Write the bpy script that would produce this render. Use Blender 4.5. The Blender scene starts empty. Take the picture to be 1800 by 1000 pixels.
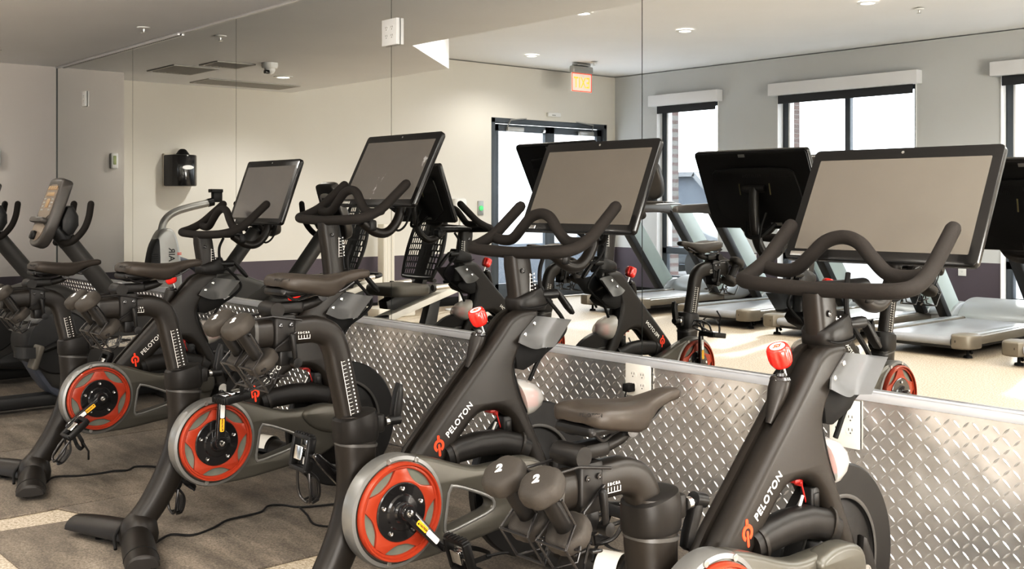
import bpy, bmesh, math, random
from mathutils import Vector, Matrix
from mathutils.geometry import tessellate_polygon
random.seed(7)
sc = bpy.context.scene
COL = sc.collection
R = math.radians
PI = math.pi

# ------------------------------------------------------------------ materials
def new_mat(name):
    m = bpy.data.materials.new(name)
    m.use_nodes = True
    nt = m.node_tree
    b = nt.nodes['Principled BSDF']
    return m, nt, b

def simple(name, col, rough=.5, metal=0., noise=.0, nscale=40., bump=0., bscale=200., coat=0., spec=.5, emit=None, estr=0.):
    m, nt, b = new_mat(name)
    b.inputs['Base Color'].default_value = (*col, 1)
    b.inputs['Roughness'].default_value = rough
    b.inputs['Metallic'].default_value = metal
    b.inputs['Coat Weight'].default_value = coat
    b.inputs['Specular IOR Level'].default_value = spec
    if emit:
        b.inputs['Emission Color'].default_value = (*emit, 1)
        b.inputs['Emission Strength'].default_value = estr
    tc = nt.nodes.new('ShaderNodeTexCoord')
    if noise > 0:
        n = nt.nodes.new('ShaderNodeTexNoise'); n.inputs['Scale'].default_value = nscale; n.inputs['Detail'].default_value = 4
        mx = nt.nodes.new('ShaderNodeMix'); mx.data_type = 'RGBA'
        mx.inputs['A'].default_value = (*[c * (1 - noise) for c in col], 1)
        mx.inputs['B'].default_value = (*[min(1, c * (1 + noise)) for c in col], 1)
        nt.links.new(tc.outputs['Object'], n.inputs['Vector'])
        nt.links.new(n.outputs['Fac'], mx.inputs['Factor'])
        nt.links.new(mx.outputs['Result'], b.inputs['Base Color'])
    if bump > 0:
        n2 = nt.nodes.new('ShaderNodeTexNoise'); n2.inputs['Scale'].default_value = bscale; n2.inputs['Detail'].default_value = 2
        bp = nt.nodes.new('ShaderNodeBump'); bp.inputs['Strength'].default_value = bump; bp.inputs['Distance'].default_value = .002
        nt.links.new(tc.outputs['Object'], n2.inputs['Vector'])
        nt.links.new(n2.outputs['Fac'], bp.inputs['Height'])
        nt.links.new(bp.outputs['Normal'], b.inputs['Normal'])
    return m

def glassy(name, col, alpha, rough=.05, tint=None):
    """thin clear sheet: part see-through, part glossy"""
    m = bpy.data.materials.new(name); m.use_nodes = True
    nt = m.node_tree; nt.nodes.clear()
    o = nt.nodes.new('ShaderNodeOutputMaterial')
    mx = nt.nodes.new('ShaderNodeMixShader'); mx.inputs[0].default_value = alpha
    t = nt.nodes.new('ShaderNodeBsdfTransparent'); t.inputs[0].default_value = (*(tint or (1, 1, 1)), 1)
    p = nt.nodes.new('ShaderNodeBsdfPrincipled'); p.inputs['Base Color'].default_value = (*col, 1); p.inputs['Roughness'].default_value = rough
    nt.links.new(t.outputs[0], mx.inputs[1]); nt.links.new(p.outputs[0], mx.inputs[2]); nt.links.new(mx.outputs[0], o.inputs[0])
    return m

def paint_wall(name, upper, lower=None, split=.61):
    m, nt, b = new_mat(name)
    b.inputs['Roughness'].default_value = .75
    g = nt.nodes.new('ShaderNodeNewGeometry')
    n = nt.nodes.new('ShaderNodeTexNoise'); n.inputs['Scale'].default_value = 1.3; n.inputs['Detail'].default_value = 3
    nt.links.new(g.outputs['Position'], n.inputs['Vector'])
    def var(c):
        mx = nt.nodes.new('ShaderNodeMix'); mx.data_type = 'RGBA'
        mx.inputs['A'].default_value = (*[x * .95 for x in c], 1); mx.inputs['B'].default_value = (*[min(1, x * 1.05) for x in c], 1)
        nt.links.new(n.outputs['Fac'], mx.inputs['Factor']); return mx.outputs['Result']
    cu = var(upper)
    if lower:
        cl = var(lower)
        s = nt.nodes.new('ShaderNodeSeparateXYZ'); nt.links.new(g.outputs['Position'], s.inputs[0])
        gt = nt.nodes.new('ShaderNodeMath'); gt.operation = 'GREATER_THAN'; gt.inputs[1].default_value = split
        nt.links.new(s.outputs['Z'], gt.inputs[0])
        mx = nt.nodes.new('ShaderNodeMix'); mx.data_type = 'RGBA'
        nt.links.new(gt.outputs[0], mx.inputs['Factor']); nt.links.new(cl, mx.inputs['A']); nt.links.new(cu, mx.inputs['B'])
        nt.links.new(mx.outputs['Result'], b.inputs['Base Color'])
    else:
        nt.links.new(cu, b.inputs['Base Color'])
    n2 = nt.nodes.new('ShaderNodeTexNoise'); n2.inputs['Scale'].default_value = 180
    bp = nt.nodes.new('ShaderNodeBump'); bp.inputs['Strength'].default_value = .08; bp.inputs['Distance'].default_value = .002
    nt.links.new(g.outputs['Position'], n2.inputs['Vector']); nt.links.new(n2.outputs['Fac'], bp.inputs['Height']); nt.links.new(bp.outputs['Normal'], b.inputs['Normal'])
    return m

def speckle(name, base, stops, scale, rough=.7, scuff=None, bump=.2):
    m, nt, b = new_mat(name)
    b.inputs['Roughness'].default_value = rough
    g = nt.nodes.new('ShaderNodeNewGeometry')
    n = nt.nodes.new('ShaderNodeTexNoise'); n.inputs['Scale'].default_value = scale; n.inputs['Detail'].default_value = 2; n.inputs['Roughness'].default_value = .7
    nt.links.new(g.outputs['Position'], n.inputs['Vector'])
    r = nt.nodes.new('ShaderNodeValToRGB')
    r.color_ramp.elements[0].position = stops[0][0]; r.color_ramp.elements[0].color = (*stops[0][1], 1)
    r.color_ramp.elements[1].position = stops[-1][0]; r.color_ramp.elements[1].color = (*stops[-1][1], 1)
    for p, c in stops[1:-1]:
        e = r.color_ramp.elements.new(p); e.color = (*c, 1)
    nt.links.new(n.outputs['Fac'], r.inputs[0])
    out = r.outputs[0]
    if scuff:
        mp = nt.nodes.new('ShaderNodeMapping'); mp.inputs['Scale'].default_value = scuff[2]; mp.inputs['Rotation'].default_value = (0, 0, scuff[3])
        n3 = nt.nodes.new('ShaderNodeTexNoise'); n3.inputs['Scale'].default_value = 1; n3.inputs['Detail'].default_value = 5; n3.inputs['Roughness'].default_value = .6
        nt.links.new(g.outputs['Position'], mp.inputs[0]); nt.links.new(mp.outputs[0], n3.inputs['Vector'])
        rr = nt.nodes.new('ShaderNodeMapRange'); rr.inputs[1].default_value = .35; rr.inputs[2].default_value = .68; rr.inputs[3].default_value = scuff[0]; rr.inputs[4].default_value = scuff[1]
        nt.links.new(n3.outputs['Fac'], rr.inputs[0])
        mx = nt.nodes.new('ShaderNodeMix'); mx.data_type = 'RGBA'; mx.blend_type = 'MULTIPLY'; mx.inputs['Factor'].default_value = 1
        cb = nt.nodes.new('ShaderNodeCombineColor')
        for i in range(3): nt.links.new(rr.outputs[0], cb.inputs[i])
        nt.links.new(out, mx.inputs['A']); nt.links.new(cb.outputs[0], mx.inputs['B']); out = mx.outputs['Result']
    nt.links.new(out, b.inputs['Base Color'])
    bp = nt.nodes.new('ShaderNodeBump'); bp.inputs['Strength'].default_value = bump; bp.inputs['Distance'].default_value = .003
    nt.links.new(n.outputs['Fac'], bp.inputs['Height']); nt.links.new(bp.outputs['Normal'], b.inputs['Normal'])
    return m

def brick_mat(name):
    m, nt, b = new_mat(name)
    b.inputs['Roughness'].default_value = .85
    tc = nt.nodes.new('ShaderNodeTexCoord')
    mp = nt.nodes.new('ShaderNodeMapping'); mp.inputs['Rotation'].default_value = (R(90), 0, 0)
    br = nt.nodes.new('ShaderNodeTexBrick'); br.inputs['Scale'].default_value = 4.5
    br.inputs['Color1'].default_value = (.11, .070, .060, 1); br.inputs['Color2'].default_value = (.09, .062, .055, 1); br.inputs['Mortar'].default_value = (.16, .15, .14, 1)
    br.inputs['Mortar Size'].default_value = .02
    nt.links.new(tc.outputs['Object'], mp.inputs[0]); nt.links.new(mp.outputs[0], br.inputs['Vector']); nt.links.new(br.outputs['Color'], b.inputs['Base Color'])
    return m

def wavy_metal(name, col, rough, wav, wscale):
    m, nt, b = new_mat(name)
    b.inputs['Base Color'].default_value = (*col, 1); b.inputs['Metallic'].default_value = .92; b.inputs['Roughness'].default_value = rough
    g = nt.nodes.new('ShaderNodeNewGeometry')
    n = nt.nodes.new('ShaderNodeTexNoise'); n.inputs['Scale'].default_value = wscale; n.inputs['Detail'].default_value = 2
    bp = nt.nodes.new('ShaderNodeBump'); bp.inputs['Strength'].default_value = wav; bp.inputs['Distance'].default_value = .02
    nt.links.new(g.outputs['Position'], n.inputs['Vector']); nt.links.new(n.outputs['Fac'], bp.inputs['Height']); nt.links.new(bp.outputs['Normal'], b.inputs['Normal'])
    return m

def brushed(name, col, rough):
    m, nt, b = new_mat(name)
    b.inputs['Metallic'].default_value = 1; b.inputs['Base Color'].default_value = (*col, 1)
    tc = nt.nodes.new('ShaderNodeTexCoord')
    n = nt.nodes.new('ShaderNodeTexNoise'); n.inputs['Scale'].default_value = 60
    rr = nt.nodes.new('ShaderNodeMapRange'); rr.inputs[3].default_value = rough * .7; rr.inputs[4].default_value = rough * 1.3
    nt.links.new(tc.outputs['Object'], n.inputs['Vector']); nt.links.new(n.outputs['Fac'], rr.inputs[0]); nt.links.new(rr.outputs[0], b.inputs['Roughness'])
    return m

def screen_mat(name, col, rough, spec, smudge=0.):
    m, nt, b = new_mat(name)
    b.inputs['Roughness'].default_value = rough
    b.inputs['Specular IOR Level'].default_value = spec
    b.inputs['Base Color'].default_value = (*col, 1)
    b.inputs['Coat Weight'].default_value = 1.0
    b.inputs['Coat Roughness'].default_value = .04
    b.inputs['Coat IOR'].default_value = 1.6
    tc = nt.nodes.new('ShaderNodeTexCoord')
    n = nt.nodes.new('ShaderNodeTexNoise'); n.inputs['Scale'].default_value = 9
    mx = nt.nodes.new('ShaderNodeMix'); mx.data_type = 'RGBA'
    mx.inputs['A'].default_value = (*[c * .95 for c in col], 1); mx.inputs['B'].default_value = (*[c * 1.05 for c in col], 1)
    nt.links.new(tc.outputs['Object'], n.inputs['Vector']); nt.links.new(n.outputs['Fac'], mx.inputs['Factor'])
    out = mx.outputs['Result']
    if smudge:
        v = nt.nodes.new('ShaderNodeTexNoise'); v.inputs['Scale'].default_value = 38; v.inputs['Detail'].default_value = 3
        v2 = nt.nodes.new('ShaderNodeTexNoise'); v2.inputs['Scale'].default_value = 7
        ad = nt.nodes.new('ShaderNodeMath'); ad.operation = 'MULTIPLY'
        rr = nt.nodes.new('ShaderNodeMapRange'); rr.inputs[1].default_value = .40; rr.inputs[2].default_value = .48
        nt.links.new(tc.outputs['Object'], v.inputs['Vector']); nt.links.new(tc.outputs['Object'], v2.inputs['Vector'])
        nt.links.new(v.outputs['Fac'], ad.inputs[0]); nt.links.new(v2.outputs['Fac'], ad.inputs[1]); nt.links.new(ad.outputs[0], rr.inputs[0])
        mx2 = nt.nodes.new('ShaderNodeMix'); mx2.data_type = 'RGBA'; mx2.inputs['B'].default_value = (smudge, smudge, smudge, 1)
        nt.links.new(rr.outputs[0], mx2.inputs['Factor']); nt.links.new(out, mx2.inputs['A']); out = mx2.outputs['Result']
    nt.links.new(out, b.inputs['Base Color'])
    return m

M = {}
M['frame'] = simple('bike_frame_black', (.0125, .0096, .0070), .40, 0, .12, 15, .08, 900, spec=.30)
M['frame2'] = simple('bike_cover_black', (.0085, .0070, .0057), .46, 0, .1, 20, spec=.28)
M['foam'] = simple('foam_grip', (.0165, .0132, .0106), .75, 0, .3, 350, .4, 700, spec=.25)
M['saddle'] = simple('saddle_vinyl', (.030, .0235, .0180), .46, 0, .1, 12, .12, 900, spec=.35)
M['rubber'] = simple('black_rubber', (.007, .0063, .0056), .6, 0, .2, 30, spec=.2)
M['gloss'] = simple('gloss_black', (.010, .009, .009), .16, 0, .1, 20, coat=.4)
M['black'] = simple('satin_black', (.008, .0072, .0065), .38, 0, .1, 20, spec=.25)
M['guard'] = simple('olive_grey_guard', (.078, .073, .060), .36, .25, .08, 9, spec=.4)
M['guardrim'] = simple('guard_rim_grey', (.17, .167, .158), .32, .4, .08, 12)
M['recess'] = simple('guard_recess', (.13, .137, .112), .5, .1, .45, 14)
M['orange'] = simple('burnt_orange', (.285, .036, .011), .36, 0, .08, 10, coat=.15)
M['logo'] = simple('logo_red', (.88, .07, .022), .5, 0, .03, 10)
M['red'] = simple('red_knob', (.78, .032, .022), .22, 0, .05, 10, coat=.5)
M['darkred'] = simple('dark_red_metal', (.32, .016, .012), .35, 0, .05, 10)
M['white'] = simple('white_print', (.80, .78, .74), .5, 0, .03, 20)
M['whitepl'] = simple('white_plastic', (.80, .80, .78), .4, 0, .02, 8)
M['cream'] = simple('cream_plastic', (.74, .70, .62), .45, 0, .04, 8)
M['chrome'] = brushed('chrome', (.80, .79, .77), .14)
M['steel'] = brushed('steel', (.50, .49, .47), .32)
M['silver'] = simple('silver_paint', (.40, .40, .39), .35, .5, .06, 14)
M['wire'] = simple('black_wire', (.020, .018, .017), .28, .3, .1, 20)
M['latch'] = simple('pale_latch', (.55, .48, .22), .5, 0, .03, 20)
M['yellow'] = simple('yellow_sticker', (.85, .42, .03), .5, 0, .03, 20)
M['cloudy'] = glassy('cloudy_plastic', (.115, .115, .113), .82, .40)
M['milky'] = glassy('milky_cover', (.66, .64, .59), .62, .22)
M['mesh'] = simple('seat_mesh_black', (.018, .018, .018), .55, 0, .2, 40)
M['hull'] = simple('machine_grey', (.048, .045, .041), .45, .1, .06, 6)
M['hull2'] = simple('machine_dark_grey', (.016, .0155, .015), .45, .1, .06, 6)
M['hullblue'] = simple('machine_blue_grey', (.10, .11, .14), .42, .1, .06, 6)
M['pad'] = simple('seat_pad', (.105, .096, .080), .6, 0, .08, 14, .1, 500)
M['iron'] = simple('dumbbell_neoprene', (.036, .031, .026), .62, 0, .10, 60, .2, 600, spec=.25)
M['tread_silver'] = simple('treadmill_silver', (.36, .38, .39), .34, .35, .05, 8)
M['tread_belt'] = simple('treadmill_belt', (.30, .31, .33), .32, 0, .06, 60)
M['tread_cap'] = simple('treadmill_cap', (.17, .15, .12), .4, .15, .06, 10)
M['tread_green'] = simple('upright_green_grey', (.40, .46, .44), .4, .2, .05, 6)
M['console'] = simple('console_panel', (.25, .205, .165), .3, .2, .08, 12)
M['console2'] = simple('console_shell', (.075, .068, .062), .35, .2, .08, 10)
M['orange_dim'] = simple('dim_amber_window', (.36, .24, .13), .4, 0, .1, 30)
M['darkbar'] = simple('window_frame_dark', (.085, .097, .112), .4, .2, .05, 8)
M['valance'] = simple('white_valance', (.74, .74, .75), .55, 0, .02, 6)
M['shade'] = simple('dark_shade', (.03, .032, .036), .6, 0, .05, 30)
M['jamb'] = simple('white_jamb', (.82, .82, .82), .6, 0, .02, 4)
M['glass'] = glassy('window_glass', (.9, .95, 1.), .06, .02, (.97, .985, 1.))
M['clear'] = glassy('clear_acrylic', (.9, .9, .9), .25, .05)
M['tankblack'] = glassy('smoked_plastic', (.012, .012, .012), .9, .06)
M['mirror'] = simple('mirror_silver', (.865, .878, .862), .0, 1., .004, .6)
M['mirroredge'] = simple('mirror_joint', (.09, .10, .095), .4, 0, .05, 10)
M['diamond'] = wavy_metal('diamond_plate', (.90, .89, .875), .22, .40, 4.5)
M['alum'] = simple('aluminium_trim', (.66, .66, .67), .3, .45, .03, 3)
M['olive_lcd'] = simple('olive_lcd', (.36, .42, .20), .4, 0, .04, 20)
M['wall_l'] = paint_wall('wall_paint_left', (.66, .63, .60), (.078, .066, .078), .59)
M['wall_d'] = paint_wall('wall_paint_door', (.70, .675, .62), (.105, .088, .108), .60)
M['wall_b'] = paint_wall('wall_paint_window', (.56, .57, .57), (.105, .088, .108), .60)
M['wall_p'] = paint_wall('wall_paint_plain', (.66, .63, .58))
M['ceil'] = paint_wall('ceiling_paint_low', (.83, .84, .855))
M['ceil_h'] = paint_wall('ceiling_paint_high', (.80, .80, .80))
M['floor'] = speckle('beige_speckled_floor', None, [(.30, (.15, .12, .085)), (.43, (.37, .305, .23)), (.55, (.50, .425, .33)), (.68, (.66, .58, .48))], 95, .55)
M['mat'] = speckle('rubber_mat', None, [(.3, (.088, .073, .057)), (.5, (.158, .134, .107)), (.7, (.225, .194, .158))], 160, .75, (.62, 1.25, (2.2, 9., 1.), .5), .35)
M['brick'] = brick_mat('red_brick')
M['ext_pale'] = simple('outside_pale_wall', (.090, .105, .130), .8, 0, .05, 2)
M['ext_white'] = simple('outside_white_trim', (.17, .18, .19), .8, 0, .03, 2)
M['ext_grey'] = simple('outside_grey', (.045, .055, .07), .8, 0, .1, 2)
M['ext_ground'] = simple('outside_paving', (.19, .19, .19), .9, 0, .06, 1.5)
M['ext_car'] = simple('parked_car_silver', (.10, .11, .12), .4, .3, .05, 3)
M['lamp'] = simple('downlight_glow', (1, .96, .9), .5, 0, emit=(1, .93, .82), estr=6.)
M['exit_red'] = simple('exit_red', (.9, .05, .03), .4, 0, emit=(1., .10, .05), estr=.5)
M['exit_yel'] = simple('exit_letters', (1., .5, .1), .4, 0, emit=(1., .40, .05), estr=.6)
M['exit_glow'] = simple('exit_panel', (.9, .8, .75), .3, 0, emit=(1., .85, .6), estr=.12)
M['green'] = simple('green_light', (.1, .55, .2), .4, 0, emit=(.1, .6, .2), estr=.3)
M['vent'] = simple('vent_grey', (.52, .51, .49), .6, 0, .03, 8)
M['screen'] = screen_mat('display_glass', (.100, .089, .074), .2, .5)
M['screen_s'] = screen_mat('display_glass_smudged', (.098, .090, .081), .2, .5, .30)
M['screen_g'] = screen_mat('display_glass_greyer', (.125, .119, .116), .2, .5)
M['bezel'] = simple('screen_bezel', (.007, .0063, .0056), .25, 0, .1, 10, coat=.1, spec=.35)
M['papery'] = simple('paper_label', (.72, .69, .62), .6, 0, .04, 30)

# ------------------------------------------------------------------ geometry kit
def chaikin(poly, n=1, closed=True):
    for _ in range(n):
        q = []
        L = len(poly)
        rng = range(L) if closed else range(L - 1)
        if not closed: q.append(poly[0])
        for i in rng:
            a = Vector(poly[i]); b = Vector(poly[(i + 1) % L])
            q.append(tuple(a * .75 + b * .25)); q.append(tuple(a * .25 + b * .75))
        if not closed: q.append(poly[-1])
        poly = q
    return poly

def crom(pts, n=6, closed=False):
    P = [Vector(p) for p in pts]; L = len(P); out = []
    rng = range(L) if closed else range(L - 1)
    for i in rng:
        p1, p2 = P[i], P[(i + 1) % L]
        p0 = P[(i - 1) % L] if (closed or i > 0) else p1 * 2 - p2
        p3 = P[(i + 2) % L] if (closed or i + 2 < L) else p2 * 2 - p1
        for k in range(n):
            t = k / n
            out.append(.5 * ((2 * p1) + (p2 - p0) * t + (2 * p0 - 5 * p1 + 4 * p2 - p3) * t * t + (3 * p1 - p0 - 3 * p2 + p3) * t ** 3))
    if not closed: out.append(P[-1])
    return out

def area2(p):
    return sum(p[i][0] * p[(i + 1) % len(p)][1] - p[(i + 1) % len(p)][0] * p[i][1] for i in range(len(p)))

def inset(poly, d):
    """move a CCW outline inwards by d (negative: outwards)"""
    L = len(poly); out = []
    for i in range(L):
        a, b, c = Vector(poly[i - 1]), Vector(poly[i]), Vector(poly[(i + 1) % L])
        e1, e2 = (b - a), (c - b)
        if e1.length < 1e-9 or e2.length < 1e-9: out.append(tuple(b)); continue
        n1 = Vector((-e1.y, e1.x)).normalized(); n2 = Vector((-e2.y, e2.x)).normalized()
        n = n1 + n2
        if n.length < 1e-6: n = n1
        n.normalize(); k = max(.45, n.dot(n1))
        out.append(tuple(b + n * (d / k)))
    return out

def rrect(w, h, r, n=3, cx=0, cy=0):
    r = min(r, w / 2 - 1e-5, h / 2 - 1e-5); p = []
    for qx, qy, a0 in ((1, 1, 0), (-1, 1, 90), (-1, -1, 180), (1, -1, 270)):
        for k in range(n + 1):
            a = R(a0 + 90 * k / n)
            p.append((cx + qx * (w / 2 - r) + r * math.cos(a), cy + qy * (h / 2 - r) + r * math.sin(a)))
    return p

def circ(r, n=24, cx=0, cy=0, a0=0):
    return [(cx + r * math.cos(a0 + 2 * PI * i / n), cy + r * math.sin(a0 + 2 * PI * i / n)) for i in range(n)]

ORG = {}
class MB:
    def __init__(s): s.v = []; s.f = []; s.M = None
    def add(s, vs, fs):
        o = len(s.v)
        for p in vs:
            p = Vector(p)
            s.v.append(s.M @ p if s.M else p)
        s.f += [tuple(i + o for i in f) for f in fs]
        return s
    def loft(s, rings, cap=True, closed=True):
        n = len(rings[0]); vs = [p for r in rings for p in r]; fs = []
        for k in range(len(rings) - 1):
            for i in range(n if closed else n - 1):
                j = (i + 1) % n
                fs.append((k * n + i, k * n + j, (k + 1) * n + j, (k + 1) * n + i))
        if cap and closed:
            fs.append(tuple(range(n - 1, -1, -1))); fs.append(tuple(range((len(rings) - 1) * n, len(rings) * n)))
        return s.add(vs, fs)
    def tube(s, path, r, seg=10, cap=True, closed=False, round_end=False):
        P = [Vector(p) for p in path]; L = len(P)
        rad = r if isinstance(r, (list, tuple)) else [r] * L
        T = []
        for i in range(L):
            if closed: t = P[(i + 1) % L] - P[i - 1]
            else: t = P[min(i + 1, L - 1)] - P[max(i - 1, 0)]
            T.append(t.normalized())
        u = T[0].orthogonal().normalized(); rings = []
        for i in range(L):
            u = (u - T[i] * u.dot(T[i])).normalized(); w = T[i].cross(u)
            rings.append([P[i] + (u * math.cos(2 * PI * k / seg) + w * math.sin(2 * PI * k / seg)) * rad[i] for k in range(seg)])
        if closed:
            # align last to first by best rotation
            f = rings[0]; best = min(range(seg), key=lambda q: (rings[-1][q] - f[0]).length)
            rings[-1] = rings[-1]
            n = seg; vs = [p for rr in rings for p in rr]; fs = []
            for k in range(L):
                k2 = (k + 1) % L; sh = best if k2 == 0 else 0
                for i in range(n):
                    j = (i + 1) % n
                    if k2 == 0: fs.append((k * n + (i + best) % n, k * n + (j + best) % n, j, i))
                    else: fs.append((k * n + i, k * n + j, k2 * n + j, k2 * n + i))
            return s.add(vs, fs)
        if round_end:
            def capr(i, sg):
                out = []
                for a in (35, 65, 85):
                    c = P[i] + T[i] * sg * rad[i] * math.sin(R(a))
                    out.append([c + (q - P[i]) * math.cos(R(a)) for q in rings[i]])
                return out
            a = capr(0, -1)[::-1]; b = capr(L - 1, 1)
            rings = a + rings + b
        return s.loft(rings, cap)
    def ytube(s, path, radii, x0=0., pw=2.6, seg=20):
        """tube lying in a YZ plane; radii (lateral, in-plane) per point, squarish section"""
        P = [Vector((x0, p[0], p[1])) for p in path]; rings = []
        for i in range(len(P)):
            t = (P[min(i + 1, len(P) - 1)] - P[max(i - 1, 0)]).normalized()
            lat = Vector((1, 0, 0)); nn = t.cross(lat)
            ra, rb = radii[i] if isinstance(radii, list) else radii
            ring = []
            for k in range(seg):
                a = 2 * PI * k / seg; c, sn = math.cos(a), math.sin(a)
                ring.append(P[i] + lat * (ra * math.copysign(abs(c) ** (2 / pw), c)) + nn * (rb * math.copysign(abs(sn) ** (2 / pw), sn)))
            rings.append(ring)
        return s.loft(rings)
    def prism(s, poly, axis, a0, a1, bev=0., holes=(), steps=2, side=0):
        poly = [tuple(p) for p in poly]
        if area2(poly) < 0: poly = poly[::-1]
        hs = []
        for h in holes:
            h = [tuple(p) for p in h]
            if area2(h) > 0: h = h[::-1]
            hs.append(h)
        mp = {'x': lambda p, a: (a, p[0], p[1]), 'y': lambda p, a: (p[0], a, p[1]), 'z': lambda p, a: (p[0], p[1], a)}[axis]
        lv = []
        if bev > 0:
            if side == 1: lv.append((0, a0))
            else:
                for k in range(steps + 1):
                    t = k / steps * PI / 2; lv.append((bev * (1 - math.sin(t)), a0 + bev * (1 - math.cos(t))))
            for k in range(steps, -1, -1):
                t = k / steps * PI / 2; lv.append((bev * (1 - math.sin(t)), a1 - bev * (1 - math.cos(t))))
        else: lv = [(0, a0), (0, a1)]
        loops = [poly] + hs
        base = [inset(l, lv[0][0]) if lv[0][0] else l for l in loops]
        top = [inset(l, lv[-1][0]) if lv[-1][0] else l for l in loops]
        tris = tessellate_polygon([[Vector((p[0], p[1], 0)) for p in l] for l in top])
        for li, l in enumerate(loops):
            n = len(l); vs = []; fs = []
            for d, a in lv:
                vs += [mp(p, a) for p in (inset(l, d) if d else l)]
            for k in range(len(lv) - 1):
                for i in range(n):
                    j = (i + 1) % n; fs.append((k * n + i, k * n + j, (k + 1) * n + j, (k + 1) * n + i))
            s.add(vs, fs)
        s.add([mp(p, lv[0][1]) for l in base for p in l], [t for t in tris]); s.add([mp(p, lv[-1][1]) for l in top for p in l], [t[::-1] for t in tris])
        return s
    def box(s, c, d, bev=.0, rot=None):
        old = s.M
        Mx = Matrix.Translation(Vector(c))
        if rot: Mx = Mx @ rot
        s.M = (old @ Mx) if old else Mx
        if bev > 0: s.prism(rrect(d[0], d[1], bev), 'z', -d[2] / 2, d[2] / 2, bev * .8)
        else:
            x, y, z = d[0] / 2, d[1] / 2, d[2] / 2
            s.add([(-x, -y, -z), (x, -y, -z), (x, y, -z), (-x, y, -z), (-x, -y, z), (x, -y, z), (x, y, z), (-x, y, z)],
                  [(0, 3, 2, 1), (4, 5, 6, 7), (0, 1, 5, 4), (1, 2, 6, 5), (2, 3, 7, 6), (3, 0, 4, 7)])
        s.M = old; return s
    def lathe(s, prof, axis='z', c=(0, 0, 0), seg=28, mod=None):
        """prof = [(radius, along)]"""
        c = Vector(c); rings = []
        for r, a in prof:
            ring = []
            for k in range(seg):
                t = 2 * PI * k / seg; q = r * (mod(t) if mod else 1)
                u, w = q * math.cos(t), q * math.sin(t)
                ring.append(c + Vector({'x': (a, u, w), 'y': (w, a, u), 'z': (u, w, a)}[axis]))
            rings.append(ring)
        return s.loft(rings, cap=(prof[0][0] < 1e-6 or prof[-1][0] < 1e-6) and abs(prof[0][0] - prof[-1][0]) < .0005)
    def build(s, name, mat, parent=None, origin=None, sharp=38, smooth=True):
        po = ORG[parent] if parent is not None else Vector((0, 0, 0))
        o = Vector(origin) if origin is not None else po
        me = bpy.data.meshes.new(name)
        me.from_pydata([tuple(v - o) for v in s.v], [], s.f)
        bm = bmesh.new(); bm.from_mesh(me)
        bmesh.ops.remove_doubles(bm, verts=bm.verts, dist=1e-5)
        bmesh.ops.recalc_face_normals(bm, faces=bm.faces)
        bm.to_mesh(me); bm.free()
        if smooth:
            me.polygons.foreach_set('use_smooth', [True] * len(me.polygons))
            try: me.set_sharp_from_angle(angle=R(sharp))
            except Exception: pass
        me.materials.append(mat)
        ob = bpy.data.objects.new(name, me); COL.objects.link(ob)
        ob.location = o - po
        if parent is not None: ob.parent = parent
        ORG[ob] = o
        return ob

def tag(o, label=None, cat=None, group=None, kind=None):
    if label: o['label'] = label
    if cat: o['category'] = cat
    if group: o['group'] = group
    if kind: o['kind'] = kind
    return o

def thing(name, origin, label, cat, group=None, loc=None):
    e = bpy.data.objects.new(name, None); COL.objects.link(e)
    e.empty_display_size = .1
    e.location = loc if loc is not None else origin
    ORG[e] = Vector(origin)
    return tag(e, label, cat, group)

def struct(ob): ob['kind'] = 'structure'; return ob

def copy_tree(o, parent=None):
    c = o.copy(); COL.objects.link(c)
    ORG[c] = ORG[o]
    if parent is not None: c.parent = parent
    for ch in list(KIDS.get(o, [])): copy_tree(ch, c)
    return c
KIDS = {}
def index_kids():
    KIDS.clear()
    for o in bpy.data.objects:
        if o.parent is not None: KIDS.setdefault(o.parent, []).append(o)

def stem(o): return o.name.split('.')[0]

def text_geo(body, size, extrude=.0005, offset=0., align='LEFT', spacing=1.):
    cu = bpy.data.curves.new('lettering', 'FONT'); cu.body = body; cu.size = size; cu.extrude = extrude; cu.offset = offset
    cu.align_x = align; cu.space_character = spacing; cu.resolution_u = 4
    ob = bpy.data.objects.new('lettering', cu); COL.objects.link(ob)
    bpy.context.view_layer.update()
    dg = bpy.context.evaluated_depsgraph_get()
    me = bpy.data.meshes.new_from_object(ob.evaluated_get(dg))
    v = [p.co.copy() for p in me.vertices]; f = [tuple(p.vertices) for p in me.polygons]
    bpy.data.objects.remove(ob); bpy.data.curves.remove(cu); bpy.data.meshes.remove(me)
    return v, f

def put_text(mb, body, size, Mx, **k):
    v, f = text_geo(body, size, **k); old = mb.M; mb.M = Mx; mb.add(v, f); mb.M = old; return mb

def frame_mx(o, ux, uy):
    """matrix whose local x = ux, y = uy, placed at o"""
    ux = Vector(ux).normalized(); uy = Vector(uy); uz = ux.cross(uy).normalized(); uy = uz.cross(ux)
    m = Matrix((ux, uy, uz)).transposed().to_4x4(); m.translation = Vector(o); return m

def logo_geo(mb, Mx, s, th=.0006):
    """a ring with a gap, a stem inside and a nub on top"""
    old = mb.M; mb.M = Mx
    out = []; inn = []
    for k in range(25):
        a = R(-62 + k * (300 / 24)); out.append((s * math.cos(a), s * math.sin(a))); inn.append((s * .56 * math.cos(a), s * .56 * math.sin(a)))
    mb.prism(out + inn[::-1], 'z', -th, th)
    mb.prism(rrect(s * .40, s * 1.95, s * .19, 4, 0, -s * .72), 'z', -th, th)
    mb.prism(rrect(s * .46, s * .85, s * .2, 4, s * .0, s * 1.22), 'z', -th, th)
    mb.M = old
    return mb

# ------------------------------------------------------------------ room constants (mirror wall is y = 0, room is y < 0)
XL, XR2, XREC, YB = -9.18, 2.6, -9.75, -7.32
ZLO, ZHI = 2.31, 2.83
ZTR = .616
YCOL = -.57
XE = 1.0

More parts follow.
